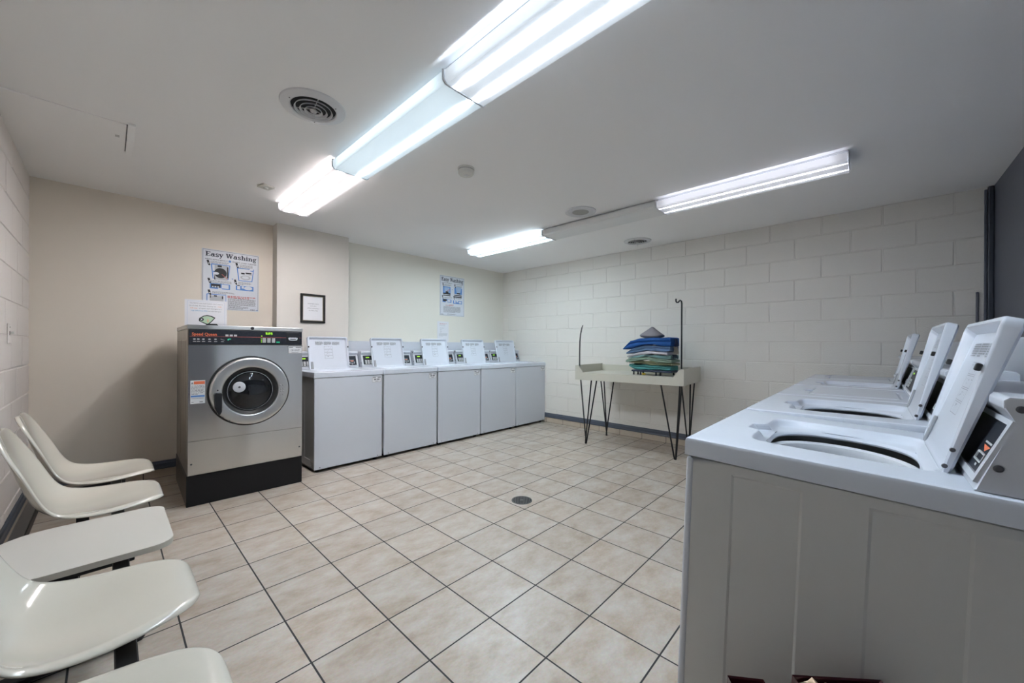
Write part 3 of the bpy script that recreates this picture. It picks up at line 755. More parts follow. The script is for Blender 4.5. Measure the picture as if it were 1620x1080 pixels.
for u, v in ((.195, .625), (.235, .595), (.165, .828)):
    bm = bm_new(); add_lathe(bm, [(0, .047), (.005, .046), (.005, .043)], Matrix.Translation((u - dc.x, 0, v - dc.z)) @ RX, 10); obj('screw', bm, dark_screw, dr)
# stickers
bm = bm_new(); add_box(bm, .015, .098, -.0075, -.006, .738, .905); ws = obj('warning_sticker', bm, sticker_white, t, label='white warning sticker with an orange bar')
rng = random.Random(9)
flat_obj('orange_bar', [rect(.034, .877, .096, .899)], print_orange, ws, -.0079)
flat_obj('blue_bar', [rect(.018, .785, .095, .798)], print_blue, ws, -.0079)
flat_obj('fine_print', words(.02, .868, .094, .0085, 8, rng, .4, .006, .02) + [[(.019, .879), (.032, .879), (.0255, .897)], rect(.022, .748, .034, .752), rect(.066, .746, .086, .752), rect(.02, .775, .09, .778)], print_grey, ws, -.0079)
bm = bm_new(); add_box(bm, .636, .738, -.0075, -.006, 1.094, 1.153); nt_ = obj('number_tag', bm, sticker_white, t, label='white number sticker')
flat_obj('tag_print', text_at('138 HXCP', .687, 1.112, .022, 'c', .066, bold=.012) + [rect(.641, 1.140, .670, 1.146), rect(.690, 1.140, .732, 1.146), rect(.660, 1.100, .710, 1.103)] + outline(.637, 1.095, .737, 1.152, .0014), print_grey, nt_, -.0079)

# counter sign on top of the front loader
sg = thing('counter_sign', 'white printed detergent notice standing on the stainless front loader', 'sign', (-.585, 2.70, 1.3065), math.radians(-2))
bm = bm_new(); add_box(bm, -.133, .133, 0, .0012, .001, .212); obj('sheet', bm, paper_white, sg)
yp = -.0004

P = text_at('The NEW front load washers don\'t need a', 0, .180, .0125, 'c', .205) + text_at('lot of soap. For best cleaning use', -.022, .1605, .0125, 'c', .166) + text_at('of regular liquid detergent or a', .024, .1410, .0125, 'c', .142) + text_at('low suds detergent.', .052, .1215, .0125, 'c', .088)
print_obj('notice_text', [(P, print_grey, 0)], sg, yp, (-.118, .004, .118, .200, .0012, print_lightblue))
flat_obj('orange_text', text_at('only', .084, .1605, .0125, 'c', .026, bold=.01) + text_at('1/4 cup', -.077, .1410, .0125, 'c', .042, bold=.01), print_pinkorange, sg, yp)
flat_obj('blue_text', text_at('High Efficiency (HE)', -.045, .1215, .0125, 'c', .10, bold=.01), print_cyan, sg, yp)
# measuring-cap drawing
fan = [(-.045, .052), (-.03, .078), (0, .086), (.04, .078), (.056, .066)]
shape = [(-.048, .052), (-.044, .068), (-.030, .078), (-.018, .088), (.004, .094), (.034, .088), (.058, .074), (.034, .040), (.010, .014), (-.016, .026), (-.034, .036), (-.046, .044)]
inner = [(u * .84 - .000, .056 + (v - .056) * .80) for u, v in shape]
flat_obj('drawing_outline', [shape], print_black, sg, yp)
flat_obj('drawing_fill', [inner], mat('print_pale_green', (.44, .60, .42), .6), sg, yp - .0003)
flat_obj('drawing_ring', [ell(-.028, .057, .012, .012)], print_black, sg, yp - .0006)
flat_obj('drawing_spot', [ell(-.030, .058, .0045, .0045)], paper_white, sg, yp - .0009)
flat_obj('drawing_mark', [rect(.006, .036, .013, .060)], print_pinkorange, sg, yp - .0006)
bm = bm_new(); add_prism(bm, [(-.014, 0), (.080, 0), (.064, .021), (.060, .023), (.004, .023), (0, .021)], -.045, -.002, 'y', .002); obj('sign_holder', bm, black_plastic, sg, 40)

# ------------------------------------------------------------------ posters and notices on the walls
def poster(x0, z0, w, h, y, label, kind):
    t = thing('poster', label, 'poster', (x0, y, z0))
    bm = bm_new(); add_box(bm, 0, w, 0, .004, 0, h); obj('board', bm, poster_white, t)
    U = lambda a: a * w
    V = lambda a: h * (1 - a)
    rng = random.Random(kind)
    R = lambda a, b, c, d: rect(U(a), V(d), U(c), V(b))
    y1 = -.0006
    pass
    P, adv = slab('Easy Washing'); k = U(.90) / adv; kv = k * (1.0 if kind == 1 else 1.25); v0 = V(.118 if kind == 1 else .135)
    flat_obj('headline', [[(U(.055) + a * k, v0 + b * kv) for a, b in p] for p in P], print_navy, t, y1 - .0006)
    if kind == 1:
        P = text_at('HIGH-EFFICIENCY', U(.055), V(.178), .0155, 'l', U(.38), bold=.01) + text_at('FRONT LOAD WASHER', U(.955), V(.178), .0155, 'r', U(.44), bold=.01)
        flat_obj('emblem', [ell(U(.47), V(.168), .011, .011)], print_blue, t, y1)
    else:
        P = text_at('HIGH EFFICIENCY', U(.07), V(.188), .016, 'l', U(.42), bold=.012) + text_at('TOP LOAD WASHER', U(.94), V(.188), .016, 'r', U(.38), bold=.012)
    flat_obj('subtitle', P, print_navy, t, y1)
    blue, dark, grey, fine, red, light = [], [], [], [], [], []
    def icon(a, b):
        q = [(U(a - .025), V(b - .045)), (U(a + .012), V(b - .05)), (U(a + .038), V(b + .03)), (U(a + .02), V(b + .042)), (U(a - .004), V(b + .02))]
        dark.append(q); light.append(ell(U(a + .01), V(b + .004), .006, .005, 10))
    def frame(a, b, c, d, lw=.0075, tap=0):
        q = [(U(a), V(b)), (U(a + tap), V(d)), (U(c - tap), V(d)), (U(c), V(b)), (U(a), V(b))]
        blue.extend(rib(q, lw))
    if kind == 1:
        icon(.10, .235); icon(.59, .225); icon(.115, .53); icon(.565, .515); icon(.12, .725)
        fine += words(U(.14), V(.195), U(.46), .008, 3, rng, .45) + words(U(.64), V(.195), U(.88), .008, 5, rng, .45)
        frame(.155, .245, .47, .48, .0095, tap=.03)
        grey += [R(.21, .25, .43, .50)]; dark += [R(.26, .255, .33, .285), R(.42, .27, .445, .46), [(U(.205), V(.40)), (U(.225), V(.5)), (U(.205), V(.5))]]
        dark += [ell(U(.31), V(.385), .048, .048)]; blue += [ell(U(.30), V(.375), .044, .022), [(U(.18), V(.36)), (U(.30), V(.345)), (U(.32), V(.40)), (U(.26), V(.42)), (U(.20), V(.41))]]
        red += rib([(U(.33), V(.40)), (U(.43), V(.475))], .005); light += [ell(U(.235), V(.395), .022, .013)]
        blue += [[(U(.50), V(.455)), (U(.53), V(.455)), (U(.515), V(.475))]]
        frame(.60, .26, .90, .475, .0095, tap=.03)
        dark += [R(.67, .335, .735, .36), R(.75, .325, .86, .345)]; grey += [ell(U(.75), V(.415), .042, .022), R(.76, .35, .87, .365)]; light += [ell(U(.75), V(.415), .028, .014), ell(U(.86), V(.262), .016, .012)]
        blue += [R(.84, .27, .89, .295)]
        fine += words(U(.15), V(.515), U(.50), .008, 4, rng, .45) + words(U(.62), V(.50), U(.86), .008, 4, rng, .45)
        blue += [R(.13, .565, .475, .655)]; dark += [R(.15, .575, .31, .635)]; light += [R(.33, .575, .45, .64), ell(U(.30), V(.66), .018, .014)] + [R(.165 + k * .045, .612, .195 + k * .045, .63) for k in range(3)]; dark += [R(.345 + k * .035, .59, .355 + k * .035, .63) for k in range(3)]
        blue += [R(.575, .565, .90, .645)]; light += [R(.60, .57, .655, .63), ell(U(.80), V(.60), .035, .018), R(.68, .57, .72, .61)]; dark += [R(.60, .555, .645, .57)]
        fine += words(U(.17), V(.70), U(.55), .008, 3, rng, .45)
        frame(.085, .75, .40, .93); grey += [R(.13, .77, .36, .95)]; dark += [R(.20, .765, .25, .785), R(.135, .77, .15, .81), R(.335, .77, .355, .82)]
        red += words(U(.43), V(.755), U(.955), .012, 2, rng, .6, .01, .03)
        fine += words(U(.44), V(.795), U(.94), .0088, 9, rng, .5)
        fine += words(U(.44), V(.935), U(.80), .0088, 3, rng, .5)
        dark += text_at('CSC', U(.925), V(.985), .017, 'r', U(.085), bold=.015); blue += [ell(U(.965), V(.975), .005, .005, 10)]
    else:
        icon(.12, .245); icon(.60, .24); icon(.10, .545); icon(.56, .535)
        fine += words(U(.17), V(.215), U(.45), .009, 3, rng, .5) + words(U(.66), V(.215), U(.90), .009, 3, rng, .5)
        blue += [R(.12, .27, .42, .44)]; grey += [R(.17, .29, .38, .42)]; red += rib([(U(.25), V(.39)), (U(.40), V(.33))], .006); dark += [R(.12, .43, .42, .465), R(.12, .48, .42, .505), R(.22, .39, .34, .43)]
        blue += [R(.58, .27, .90, .43), [(U(.47), V(.32)), (U(.51), V(.32)), (U(.49), V(.34))]]; grey += [[(U(.62), V(.24)), (U(.88), V(.24)), (U(.82), V(.42)), (U(.68), V(.42))]]; dark += [R(.57, .45, .89, .475), R(.57, .49, .89, .52), R(.68, .395, .82, .43)]
        fine += words(U(.16), V(.53), U(.48), .009, 3, rng, .5) + words(U(.62), V(.53), U(.90), .009, 2, rng, .5)
        blue += [R(.10, .585, .46, .665)]; dark += [R(.12, .59, .27, .645)]; light += [R(.30, .595, .42, .65), ell(U(.26), V(.655), .016, .014)]
        blue += [R(.53, .60, .90, .68)]; light += [R(.56, .605, .63, .66), ell(U(.82), V(.64), .028, .016), R(.66, .60, .74, .64)]
        red += words(U(.38), V(.715), U(.72), .011, 1, rng, .6, .01, .03) + words(U(.22), V(.735), U(.86), .011, 1, rng, .6, .01, .03)
        fine += words(U(.14), V(.765), U(.84), .0105, 9, rng, .5); fine += words(U(.30), V(.945), U(.66), .0085, 2, rng, .5)
        dark += text_at('CSC', U(.04), V(.978), .018, 'l', U(.10), bold=.015)
    print_obj('printed_pictures', [(blue, print_blue, 0), (grey, print_lightblue if kind == 2 else mat('print_pale_grey', (.45, .47, .50), .6), .0004), (dark, print_black, .0008), (red, print_red, .001), (light, poster_white, .0014), (fine, print_grey, 0)], t, y1, (U(.014), V(.988), U(.986), V(.012), .0022, print_navy))
    return t
poster(-.531, 1.497, .452, .566, YBL - .0042, 'washing instruction poster on the tan wall above the stainless front loader', 1)
poster(2.186, 1.607, .455, .590, YB - .0042, 'washing instruction poster high on the back wall near the block wall corner', 2)
pn = thing('paper_notice', 'narrow white sheet of paper taped to the back wall', 'notice', (2.143, YB - .0025, 1.222))
bm = bm_new(); add_box(bm, 0, .205, 0, .001, 0, .296); obj('sheet', bm, paper_white, pn)
rng = random.Random(2)
flat_obj('red_heading', words(.04, .268, .17, .011, 2, rng, .6, .012, .03), mat('print_faded_red', (.62, .40, .42), .6), pn, -.0006)
flat_obj('faded_print', words(.04, .238, .18, .010, 1, rng, .6, .012, .03) + words(.05, .200, .13, .010, 1, rng, .6) + words(.05, .18, .09, .01, 2, rng, .5) + words(.05, .15, .09, .01, 2, rng, .5) + words(.03, .12, .18, .009, 5, rng, .5), mat('print_faded', (.46, .47, .50), .6), pn, -.0006)
fr = thing('framed_notice', 'small black framed notice hanging on the column', 'picture frame', (.262, 3.21, 1.402))
bm = bm_new()
fw, fh, b = .250, .308, .022
add_box(bm, 0, fw, -.022, -.001, 0, b, .003, 1); add_box(bm, 0, fw, -.022, -.001, fh - b, fh, .003, 1); add_box(bm, 0, b, -.022, -.001, b * .9, fh - b * .9, .003, 1); add_box(bm, fw - b, fw, -.022, -.001, b * .9, fh - b * .9, .003, 1)
obj('frame', bm, frame_black, fr)
bm = bm_new()
for q in outline(b - .001, b - .001, fw - b + .001, fh - b + .001, .0045): add_box(bm, q[0][0], q[1][0], -.018, -.010, q[0][1], q[2][1])
obj('gold_lip', bm, frame_gold, fr)
bm = bm_new(); add_box(bm, b, fw - b, -.009, -.003, b, fh - b); sh = obj('sheet', bm, paper_white, fr)
flat_obj('notice_text', text_at("WASHER'S RUN", fw / 2 + .003, .199, .0155, 'c', .112) + text_at('CYCLE IS', fw / 2 + .003, .174, .0155, 'c', .062) + text_at('APPROXIMATELY', fw / 2 + .003, .150, .0155, 'c', .122) + text_at('30 MINUTES', fw / 2 + .003, .126, .0155, 'c', .090), print_grey, sh, -.0095)
# painted-over outlet plate on the left wall
ot = thing('wall_switch', 'painted-over switch plate on the block wall above the shell seats', 'switch', (XL + .0042, 2.50, 1.165))
bm = bm_new(); add_box(bm, 0, .007, -.038, .038, 0, .118, .003, 1); obj('plate', bm, block_paint_warm, ot)
bm = bm_new(); add_box(bm, .006, .022, -.004, .010, .055, .070, .002, 1); obj('toggle', bm, plastic_ivory, ot)
bm = bm_new(); add_box(bm, .0065, .0085, -.012, -.004, .048, .072); add_box(bm, .0065, .0085, -.003, .003, .092, .099); obj('slot', bm, hole_black, ot)

# ------------------------------------------------------------------ folding table with hairpin legs
TT = thing('folding_table', 'cream tray-top table on black hairpin legs with two upright rods', 'table', (2.79, .165, 0), math.radians(4.7))
# local: +y along the front edge to the left in view, +x towards the block wall
TL, TD, TZ = 1.205, .685, .775
FLR = .848; RIM = .94
bm = bm_new(); add_box(bm, .001, TD - .001, .001, TL - .001, TZ, FLR, .003, 1); obj('tabletop', bm, table_cream, TT)
for y0, y1 in ((-.006, .014), (TL - .014, TL + .006)):
    bm = bm_new(); add_prism(bm, [(0.0, TZ - .004), (TD, TZ - .004), (TD, RIM), (.020, RIM), (.0, RIM)], y0, y1, 'y', .002)
    obj('side_rim', bm, table_cream, TT)
bm = bm_new(); add_box(bm, TD - .016, TD + .004, .012, TL - .012, TZ - .004, RIM - .012, .002, 1); obj('back_rim', bm, table_cream, TT)
bm = bm_new(); c = .105
add_prism(bm, [(-.006, TZ - .006), (TL + .006, TZ - .006), (TL + .006, RIM), (TL - .035, RIM), (TL - .035 - .062, FLR + .004), (.035 + .062, FLR + .004), (.035, RIM), (-.006, RIM)], -.016, .002, 'x', .002)
obj('front_apron', bm, table_cream, TT)
def hairpin(foot, tops):
    bm = bm_new(); f = Vector(foot)
    for k, tp in enumerate(tops):
        tp = Vector(tp); d = (tp - f); off = Vector((math.cos(k * 2.1), math.sin(k * 2.1), 0)) * .007
        add_tube(bm, [f + Vector((0, 0, .006)), f + off * .9 + d * .012, f + off + d * .04, tp], .008, 8)
    add_lathe(bm, [(0, 0), (.012, .002), (.014, .010), (.008, .018), (0, .02)], Matrix.Translation(f), 12)
    return bm
zt = TZ - .003
obj('leg', hairpin((.090, .100, 0), [(.035, .045, zt), (.045, .235, zt), (.165, .060, zt)]), black_steel, TT, 60)
obj('leg', hairpin((.090, TL - .085, 0), [(.035, TL - .04, zt), (.045, TL - .175, zt), (.165, TL - .185, zt)]), black_steel, TT, 60)
obj('leg', hairpin((TD - .085, .095, 0), [(TD - .04, .05, zt), (TD - .05, .19, zt), (TD - .18, .06, zt)]), black_steel, TT, 60)
obj('leg', hairpin((TD - .055, TL - .10, 0), [(TD - .04, TL - .05, zt), (TD - .05, TL - .20, zt), (TD - .18, TL - .07, zt)]), black_steel, TT, 60)
bm = bm_new()
add_tube(bm, [(.034, .030, zt), (.034, .030, 1.1), (.034, .030, 1.600), (.034, .034, 1.622), (.034, .046, 1.632), (.034, .056, 1.622), (.034, .064, 1.612), (.034, .078, 1.612), (.034, .086, 1.625), (.034, .086, 1.650)], .0076, 10)
obj('hook_rod', bm, black_steel, TT, 60)
bm = bm_new()
add_tube(bm, [(.024, TL - .03, zt), (.024, TL - .03, 1.1), (.024, TL - .033, 1.22), (.024, TL - .042, 1.31), (.024, TL - .060, 1.385), (.024, TL - .072, 1.415)], [.0076, .0076, .0076, .0072, .006, .0035], 10)
obj('hanging_rod', bm, black_steel, TT, 60)

# folded cloths
def folded(name, label, cat, col, xf, xb, y0, y1, zprof0, zprof1, layers=2, seed=0, inner=None, skew=0, tail=0):
    """folded fabric: an S-folded sheet; zprof0/zprof1 give bottom and top height along y (0..1, from right end y0 to left end y1)"""
    rng = random.Random(seed)
    NY = 26
    bm = bm_new()
    ph = [rng.uniform(0, 6.28) for _ in range(6)]
    def lerp(pr, s):
        for (a, va), (b, vb) in zip(pr[:-1], pr[1:]):
            if a <= s <= b: return va + (vb - va) * ((s - a) / (b - a)) ** 1.0
        return pr[-1][1]
    # cross-section in (x, q): rounded fold towards the viewer; q from 0 bottom to 1 top
    sec = []
    nl = layers
    for l in range(nl):
        qa, qb = l / nl, (l + 1) / nl
        sec_l = []
        for k in range(9):
            a = -PI / 2 + PI * k / 8
            sec_l.append((1 - math.cos(a), (qa + qb) / 2 + (qb - qa) / 2 * math.sin(a) * .98))
        sec.append(sec_l)
    th = (lerp(zprof1, .5) - lerp(zprof0, .5)) / nl
    for l, sl_ in enumerate(sec):
        ring = []
        setb = rng.uniform(0, .012)
        for j in range(NY + 1):
            s = j / NY; y = y0 + (y1 - y0) * s
            zb, zt_ = lerp(zprof0, s), lerp(zprof1, s)
            wob = .007 * math.sin(5 * s + ph[0] + l) + .004 * math.sin(13 * s + ph[1] + 2 * l)
            endp = 1 - max(0, (s - .93) / .07) ** 2 * .35 - max(0, (.04 - s) / .04) ** 2 * .15
            row = []
            depth = th * .6
            pts = [(xb, sl_[0][1])] + [(xf + setb + wob + depth * u, q) for u, q in sl_] + [(xb, sl_[-1][1])]
            for (x, q) in pts:
                qq = .5 + (q - .5) * endp
                zz = zb + (zt_ - zb) * qq + .0035 * math.sin(9 * s + ph[2] + 5 * q) + .002 * math.sin(21 * s + ph[3])
                row.append(bm.verts.new((x, y + skew * (x - xf), zz)))
            ring.append(row)
        n = len(ring[0])
        for j in range(NY):
            for k in range(n - 1): bm.faces.new([ring[j][k], ring[j][k + 1], ring[j + 1][k + 1], ring[j + 1][k]])
        for row in (ring[0], ring[-1]): bm.faces.new(row)
        for j in range(NY): bm.faces.new([ring[j][0], ring[j + 1][0], ring[j + 1][-1], ring[j][-1]])
    m = mat(name + '_' + label.split()[0] + '_cloth', col, .85, spec=.2, bump=(420, .25), mottled=(14, tuple(c * .86 for c in col)))
    o = obj(name, bm, m, None, 50)
    # carry the origin to the base of the pile
    base = Vector(((xf + xb) / 2, (y0 + y1) / 2, min(v for _, v in zprof0)))
    o.data.transform(Matrix.Translation(-base)); o.location = base
    tag(o, label, cat, 'folded cloths piled on the table')
    return o
xf, xb = 2.93, 3.18
yl, yr = .885, .335
folded('folded_cloth', 'aqua folded cloth at the bottom of the pile', 'cloth', (.10, .34, .33), xf + .02, xb, yr + .025, yl - .055, [(0, .906), (.85, .905), (1, .935)], [(0, .955), (.5, .960), (.85, .962), (1, .975)], 2, 1)
folded('folded_cloth', 'olive green rumpled cloth in the lower part of the pile', 'cloth', (.27, .28, .17), xf + .005, xb, yr + .005, yl - .065, [(0, .958), (.4, .963), (1, .977)], [(0, .985), (.25, .990), (.5, 1.012), (.75, .998), (1, .996)], 2, 2)
folded('folded_cloth', 'sage green folded cloth above the olive one', 'cloth', (.25, .34, .27), xf - .012, xb, yr + .005, yl - .035, [(0, .992), (.25, .995), (.5, 1.016), (.8, 1.002), (1, .985)], [(0, 1.018), (.5, 1.048), (.8, 1.032), (1, 1.022)], 2, 3)
folded('folded_cloth', 'dusty teal folded cloth below the white one', 'cloth', (.20, .34, .34), xf, xb, yr + .02, yl - .05, [(0, 1.024), (.5, 1.052), (.8, 1.037), (1, 1.028)], [(0, 1.068), (.5, 1.078), (.8, 1.056), (1, 1.034)], 1, 4)
folded('folded_cloth', 'pale lavender white folded cloth in the middle of the pile', 'cloth', (.56, .53, .58), xf - .004, xb, yr + .045, yl - .045, [(0, 1.073), (.5, 1.081), (.8, 1.060), (1, 1.036)], [(0, 1.106), (.5, 1.113), (.8, 1.094), (1, 1.064)], 1, 5)
folded('folded_cloth', 'denim blue folded cloth under the royal blue one', 'cloth', (.13, .21, .36), xf - .008, xb, yr + .02, yl - .04, [(0, 1.110), (.5, 1.117), (.8, 1.098), (1, 1.078)], [(0, 1.162), (.5, 1.181), (.8, 1.150), (1, 1.106)], 2, 6)
folded('folded_cloth', 'royal blue folded cloth on top of the pile', 'cloth', (.025, .10, .33), xf - .012, xb, yr + .015, yl + .005, [(0, 1.166), (.5, 1.185), (.8, 1.155), (1, 1.122)], [(0, 1.262), (.3, 1.264), (.6, 1.252), (.85, 1.232), (1, 1.148)], 2, 7)
# frayed beige and navy lining hanging at the right end of the pile
def hang(name, label, col, y, zt, zb, xf, xb, m2=None):
    bm = bm_new(); n = 12; rows = []
    for j in range(7):
        v = j / 6; rows.append([bm.verts.new((xf + (xb - xf) * k / n, y - .012 * math.sin(v * 2.6) - .006 * math.sin(k * 1.9 + j * .8), zt + (zb - zt) * v + .010 * math.sin(k * 1.3 + 2) * v)) for k in range(n + 1)])
    for a, b in zip(rows[:-1], rows[1:]):
        for k in range(n): bm.faces.new([a[k], a[k + 1], b[k + 1], b[k]])
    r = bmesh.ops.solidify(bm, geom=bm.faces[:], thickness=.006)
    o = obj(name, bm, mat(name + label.split()[0], col, .9, bump=(300, .3)), None, 60); base = Vector(((xf + xb) / 2, y, zb)); o.data.transform(Matrix.Translation(-base)); o.location = base
    return tag(o, label, 'cloth', 'cloth linings at the open end of the pile')
hang('cloth_lining', 'navy cloth edge hanging at the open end below the royal blue cloth', (.04, .06, .13), yr - .002, 1.250, 1.17, xf + .05, xf + .15)
hang('cloth_lining', 'beige cloth edge hanging at the open end beside the white cloth', (.45, .42, .37), yr + .004, 1.165, 1.085, xf + .04, xf + .17)
hang('cloth_lining', 'dark grey-blue cloth edge at the open end beside the teal cloth', (.06, .09, .13), yr + .006, 1.080, 1.04, xf + .02, xf + .15)
# grey pincushion-like bundle
t = None
bm = bm_new()
cx, cy, zb, zt = 3.02, .585, 1.262, 1.382
N = 28; prof = [(0, 0), (.62, 0), (.90, .07), (1.0, .18), (.93, .30), (.72, .46), (.46, .66), (.22, .86), (.06, .985), (0, 1)]
rings = []
for r, hgt in prof:
    if r == 0: rings.append([bm.verts.new((cx, cy, zb + (zt - zb) * hgt))]); continue
    L = []
    for k in range(N):
        a = 2 * PI * k / N; sq = (abs(math.cos(a)) ** 3.2 + abs(math.sin(a)) ** 3.2) ** (-1 / 3.2)
        L.append(bm.verts.new((cx + .105 * r * sq * math.cos(a), cy + .125 * r * sq * math.sin(a), zb + (zt - zb) * hgt + .004 * math.sin(3 * a + hgt * 4))))
    rings.append(L)
for A, B in zip(rings[:-1], rings[1:]):
    for k in range(N):
        k2 = (k + 1) % N
        if len(A) == 1: bm.faces.new([A[0], B[k2], B[k]])
        elif len(B) == 1: bm.faces.new([A[k], A[k2], B[0]])
        else: bm.faces.new([A[k], A[k2], B[k2], B[k]])
o = obj('cloth_bundle', bm, mat('grey_felt', (.20, .195, .215), .9, bump=(200, .3), mottled=(22, (.26, .25, .275))), None, 60)
o.data.transform(Matrix.Translation((-cx, -cy, -zb))); o.location = (cx, cy, zb)
tag(o, 'grey pointed cloth bundle crowning the pile of cloths', 'cloth bundle')
# low dark stand under the pile
ps = thing('folding_stand', 'low navy stand with black feet under the cloth pile', 'stand', (3.08, .60, .848))
bm = bm_new(); add_box(bm, -.155, .11, -.262, .185, .036, .056, .006, 2); obj('board', bm, mat('navy_board', (.015, .022, .05), .5), ps)
for px, py in ((-.135, .165), (-.10, .13), (-.135, -.09), (-.115, -.13), (.08, .15), (.08, -.2), (-.135, .085)):
    bm = bm_new(); add_tube(bm, [(px, py, 0), (px + .002, py, .018), (px, py, .038)], [.012, .008, .010], 10); obj('leg', bm, black_plastic, ps, 60)
bm = bm_new(); add_lathe(bm, [(0, 0), (.008, .002), (.011, .010), (.006, .018), (0, .02)], Matrix.Translation((2.955, .655, .8485)) @ Matrix.Rotation(PI / 2, 4, 'X') @ Matrix.Translation((0, .0105, -.02)) @ Matrix.Scale(2.4, 4, (0, 0, 1)), 16)
o = obj('yellow_clip', bm, mat('yellow_plastic', (.75, .55, .03), .45), None, 60); tag(o, 'small yellow clip on the table under the navy stand', 'clip')

# ------------------------------------------------------------------ tandem seats along the left wall
BN = thing('tandem_seating', 'row of cream shell seats with a small table on shared black rails', 'bench', (-1.20, .9, 0))
def shell(yc, lab=None):
    """moulded side-chair shell: x from front lip to back, local to the bench (origin at -1.20, .9)"""
    # profile (x, z, half width, dish)
    pr = [(-.934, .408, .070, .000), (-.9365, .421, .098, .000), (-.942, .431, .128, .000), (-.955, .438, .152, .001), (-.978, .4405, .176, .003), (-1.01, .439, .196, .006), (-1.05, .434, .212, .011), (-1.10, .427, .225, .017), (-1.15, .420, .232, .026), (-1.21, .417, .234, .036),
          (-1.265, .424, .233, .046), (-1.305, .445, .230, .052), (-1.335, .480, .226, .055), (-1.357, .530, .219, .053), (-1.375, .590, .211, .048), (-1.391, .645, .201, .040), (-1.405, .695, .189, .030), (-1.416, .738, .174, .021), (-1.424, .770, .152, .013), (-1.430, .791, .122, .007), (-1.4335, .802, .082, .003)]
    bm = bm_new(); M = 20; rows = []
    for i, (x, z, hw, dish) in enumerate(pr):
        a = pr[max(i - 1, 0)]; b = pr[min(i + 1, len(pr) - 1)]
        tx, tz = b[0] - a[0], b[1] - a[1]; l = math.hypot(tx, tz); nx, nz = tz / l, -tx / l       # inner-side normal
        row = []
        for k in range(-M, M + 1):
            v = k / M
            e = abs(v)
            up = dish * e ** 2.6
            lip = .013 * max(0, (e - .90) / .10) ** 2 * min(1, .25 + i / 4)                           # rolled-over rim
            row.append(bm.verts.new((x + nx * (up - lip) + 1.20, yc + hw * v - .9, z + nz * (up - lip))))
        rows.append(row)
    for A, B in zip(rows[:-1], rows[1:]):
        for k in range(2 * M): bm.faces.new([A[k], A[k + 1], B[k + 1], B[k]])
    bmesh.ops.recalc_face_normals(bm, faces=bm.faces)
    o = obj('seat_shell', bm, shell_cream, BN, 180)
    sd = o.modifiers.new('thick', 'SOLIDIFY'); sd.thickness = .009; sd.offset = 0; sd.use_rim = True
    sb = o.modifiers.new('smooth', 'SUBSURF'); sb.levels = 1; sb.render_levels = 2
    bm = bm_new(); add_box(bm, -.10, .05, yc - .9 + .085, yc - .9 + .135, .388, .414, .004, 1); obj('seat_bracket', bm, black_steel, o)
    return o
for yc in (1.995, 1.445, .362, -.180): shell(yc)
# side table between the seats
bm = bm_new()
ty0, ty1, tx0, tx1 = .714, 1.185, -1.42, -.949
def rc(x0, x1, y0, y1, r0, r1, n=6):
    pts = []
    for cx, cy, a0, r in ((x1 - r1, y0 + r1, -90, r1), (x1 - r1, y1 - r1, 0, r1), (x0 + r0, y1 - r0, 90, r0), (x0 + r0, y0 + r0, 180, r0)):
        for q in range(n + 1):
            a = math.radians(a0 + 90 * q / n); pts.append((cx + r * math.cos(a) + 1.20, cy + r * math.sin(a) - .9))
    return pts
out = rc(tx0, tx1, ty0, ty1, .15, .062)
add_loops(bm, [[(x, y, .411) for x, y in out], [(x, y, .4295) for x, y in out]], True, False); tt = obj('table_edge', bm, laminate_edge, BN, 30)
bm = bm_new(); add_loops(bm, [[(x, y, .4290) for x, y in out], [(x, y, .4315) for x, y in out]], True, True); obj('table_top', bm, laminate, BN, 30)
for xr in (-1.09, -1.372):
    bm = bm_new(); add_box(bm, xr + 1.20 - .021, xr + 1.20 + .021, -.62 - .9, 2.24 - .9, .352, .392, .003, 1); obj('rail', bm, black_steel, BN)
for y in (-.35, .92, 2.10):
    bm = bm_new(); add_box(bm, -1.39 + 1.20, -1.05 + 1.20, y - .9 - .022, y - .9 + .022, .325, .353, .003, 1)
    add_box(bm, -1.245 + 1.20, -1.195 + 1.20, y - .9 - .022, y - .9 + .022, .03, .326, .003, 1); add_box(bm, -1.45 + 1.20, -1.02 + 1.20, y - .9 - .025, y - .9 + .025, .012, .034, .004, 1)
    for xx in (-1.43, -1.04): add_lathe(bm, [(0, 0), (.018, 0), (.018, .013), (0, .013)], Matrix.Translation((xx + 1.20, y - .9, 0)), 14)
    obj('pedestal', bm, black_steel, BN)

# ------------------------------------------------------------------ floor drain and maroon bags
dn = thing('floor_drain', 'round dark metal drain grate set in a floor tile', 'drain', (1.016, .728, 0))
bm = bm_new(); add_lathe(bm, [(.078, .0005), (.077, .003), (.070, .0035), (.068, .0015)], I4, 48); obj('rim', bm, drain_metal, dn)
bm = bm_new(); add_lathe(bm, [(0, .0008), (.069, .0008)], I4, 40); obj('pit', bm, hole_black, dn)
bm = bm_new()
for k in range(-5, 6):
    o_ = k * .0118; hl = math.sqrt(max(.068 ** 2 - o_ ** 2, 1e-5)); a = math.radians(-47)
    A = Vector((math.cos(a), math.sin(a), 0)); B = Vector((-A.y, A.x, 0)); q = [A * (o_ - .0028) - B * hl, A * (o_ + .0028) - B * hl, A * (o_ + .0028) + B * hl, A * (o_ - .0028) + B * hl]
    add_loops(bm, [[(p.x, p.y, .001) for p in q], [(p.x, p.y, .0032) for p in q]], True, True)
add_lathe(bm, [(0, .0036), (.012, .0036), (.012, .001)], I4, 16)
obj('grate', bm, drain_metal, dn)

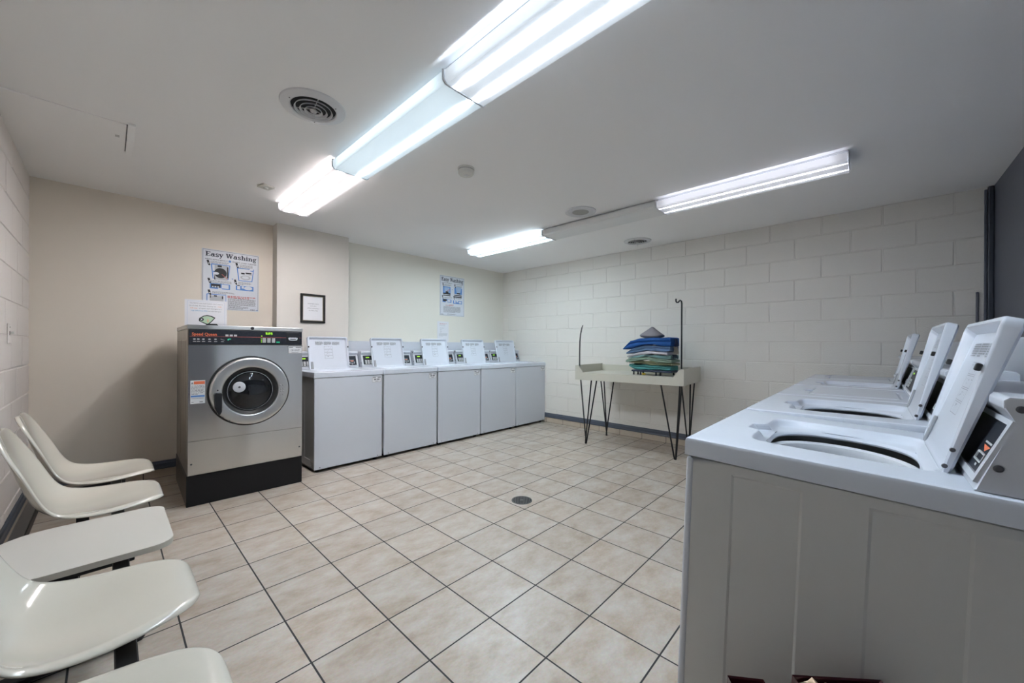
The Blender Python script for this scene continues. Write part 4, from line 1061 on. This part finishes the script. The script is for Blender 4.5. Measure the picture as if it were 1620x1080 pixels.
def bag(name, label, p0, p1, depth, h, foil=False):
    """upright glossy bag: back top edge from p0 to p1 (2D), coming forward by depth"""
    a, b = Vector(p0), Vector(p1); d = (b - a).normalized(); n = Vector((-d.y, d.x))
    if n.x > 0: n = -n
    t = thing(name, label, 'bag', ((a.x + b.x) / 2, (a.y + b.y) / 2, 0)) if foil else None
    o = Vector(((a.x + b.x) / 2, (a.y + b.y) / 2))
    c = [a - o, b - o, b - o + n * depth, a - o + n * depth]
    bm = bm_new(); loops = []
    cen = sum(c, Vector((0, 0))) / 4
    for z, k in ((0, .90), (.012, .96), (h * .5, 1.0), (h - .02, 1.0), (h, .985)):
        loops.append([(cen.x + (p.x - cen.x) * k, cen.y + (p.y - cen.y) * k, z) for p in c])
    loops.append([(cen.x + (p.x - cen.x) * .93, cen.y + (p.y - cen.y) * .93, h - .004) for p in c]); loops.append([(cen.x + (p.x - cen.x) * .92, cen.y + (p.y - cen.y) * .92, h - .05) for p in c])
    add_loops(bm, loops, True, True)
    if not foil: return tag(obj(name, bm, maroon, None, None, (o.x, o.y, 0)), label, 'bag')
    obj('body', bm, maroon, t)
    if foil:
        rng = random.Random(4); bm = bm_new(); n_ = 7; g = []
        e1 = (c[1] - c[0]) * .34; e2 = (c[3] - c[0]) * .8; st = c[0] + (c[1] - c[0]) * .06 + (c[3] - c[0]) * .1
        for i in range(n_ + 1):
            g.append([bm.verts.new((st.x + e1.x * i / n_ + e2.x * j / 4, st.y + e1.y * i / n_ + e2.y * j / 4, h - .016 + .020 * rng.random())) for j in range(5)])
        for i in range(n_):
            for j in range(4): bm.faces.new([g[i][j], g[i + 1][j], g[i + 1][j + 1], g[i][j + 1]])
        obj('foil_tissue', bm, gold_foil, t, label='crumpled gold foil tissue')
    return t
bag('gift_bag', 'narrow dark maroon bag on the floor against the grey washer side', (-.120, -.941), (-.074, -1.006), .07, .390)
bag('gift_bag', 'wide dark maroon bag with gold foil against the grey washer side', (-.152, -1.068), (-.040, -1.204), .07, .487, True)

# ------------------------------------------------------------------ camera, world, view
cam = bpy.data.cameras.new('camera'); co = bpy.data.objects.new('camera', cam); COL.objects.link(co)
f_px, yaw, pitch, roll = 601.56, .8173, 0.0, .0048
fw_ = Vector((math.sin(yaw) * math.cos(pitch), math.cos(yaw) * math.cos(pitch), math.sin(pitch)))
r0 = Vector((math.cos(yaw), -math.sin(yaw), 0)); u0 = r0.cross(fw_)
r_ = r0 * math.cos(roll) + u0 * math.sin(roll); u_ = u0 * math.cos(roll) - r0 * math.sin(roll)
co.matrix_world = Matrix(((r_.x, u_.x, -fw_.x, -1.1238), (r_.y, u_.y, -fw_.y, -1.1852), (r_.z, u_.z, -fw_.z, 1.1657), (0, 0, 0, 1)))
cam.sensor_width = 36; cam.sensor_fit = 'HORIZONTAL'; cam.lens = f_px / 1620 * 36
cam.shift_x = -2.29 / 1620; cam.shift_y = 6.72 / 1620; cam.clip_start = .01
S.camera = co
w = bpy.data.worlds.new('world'); w.use_nodes = True; w.node_tree.nodes['Background'].inputs[0].default_value = (.02, .02, .022, 1); S.world = w
S.view_settings.view_transform = 'Standard'; S.view_settings.look = 'None'; S.view_settings.exposure = 0; S.view_settings.gamma = 1
S.cycles.use_denoising = True
S.cycles.max_bounces = 10; S.cycles.diffuse_bounces = 6; S.cycles.caustics_reflective = False; S.cycles.caustics_refractive = False
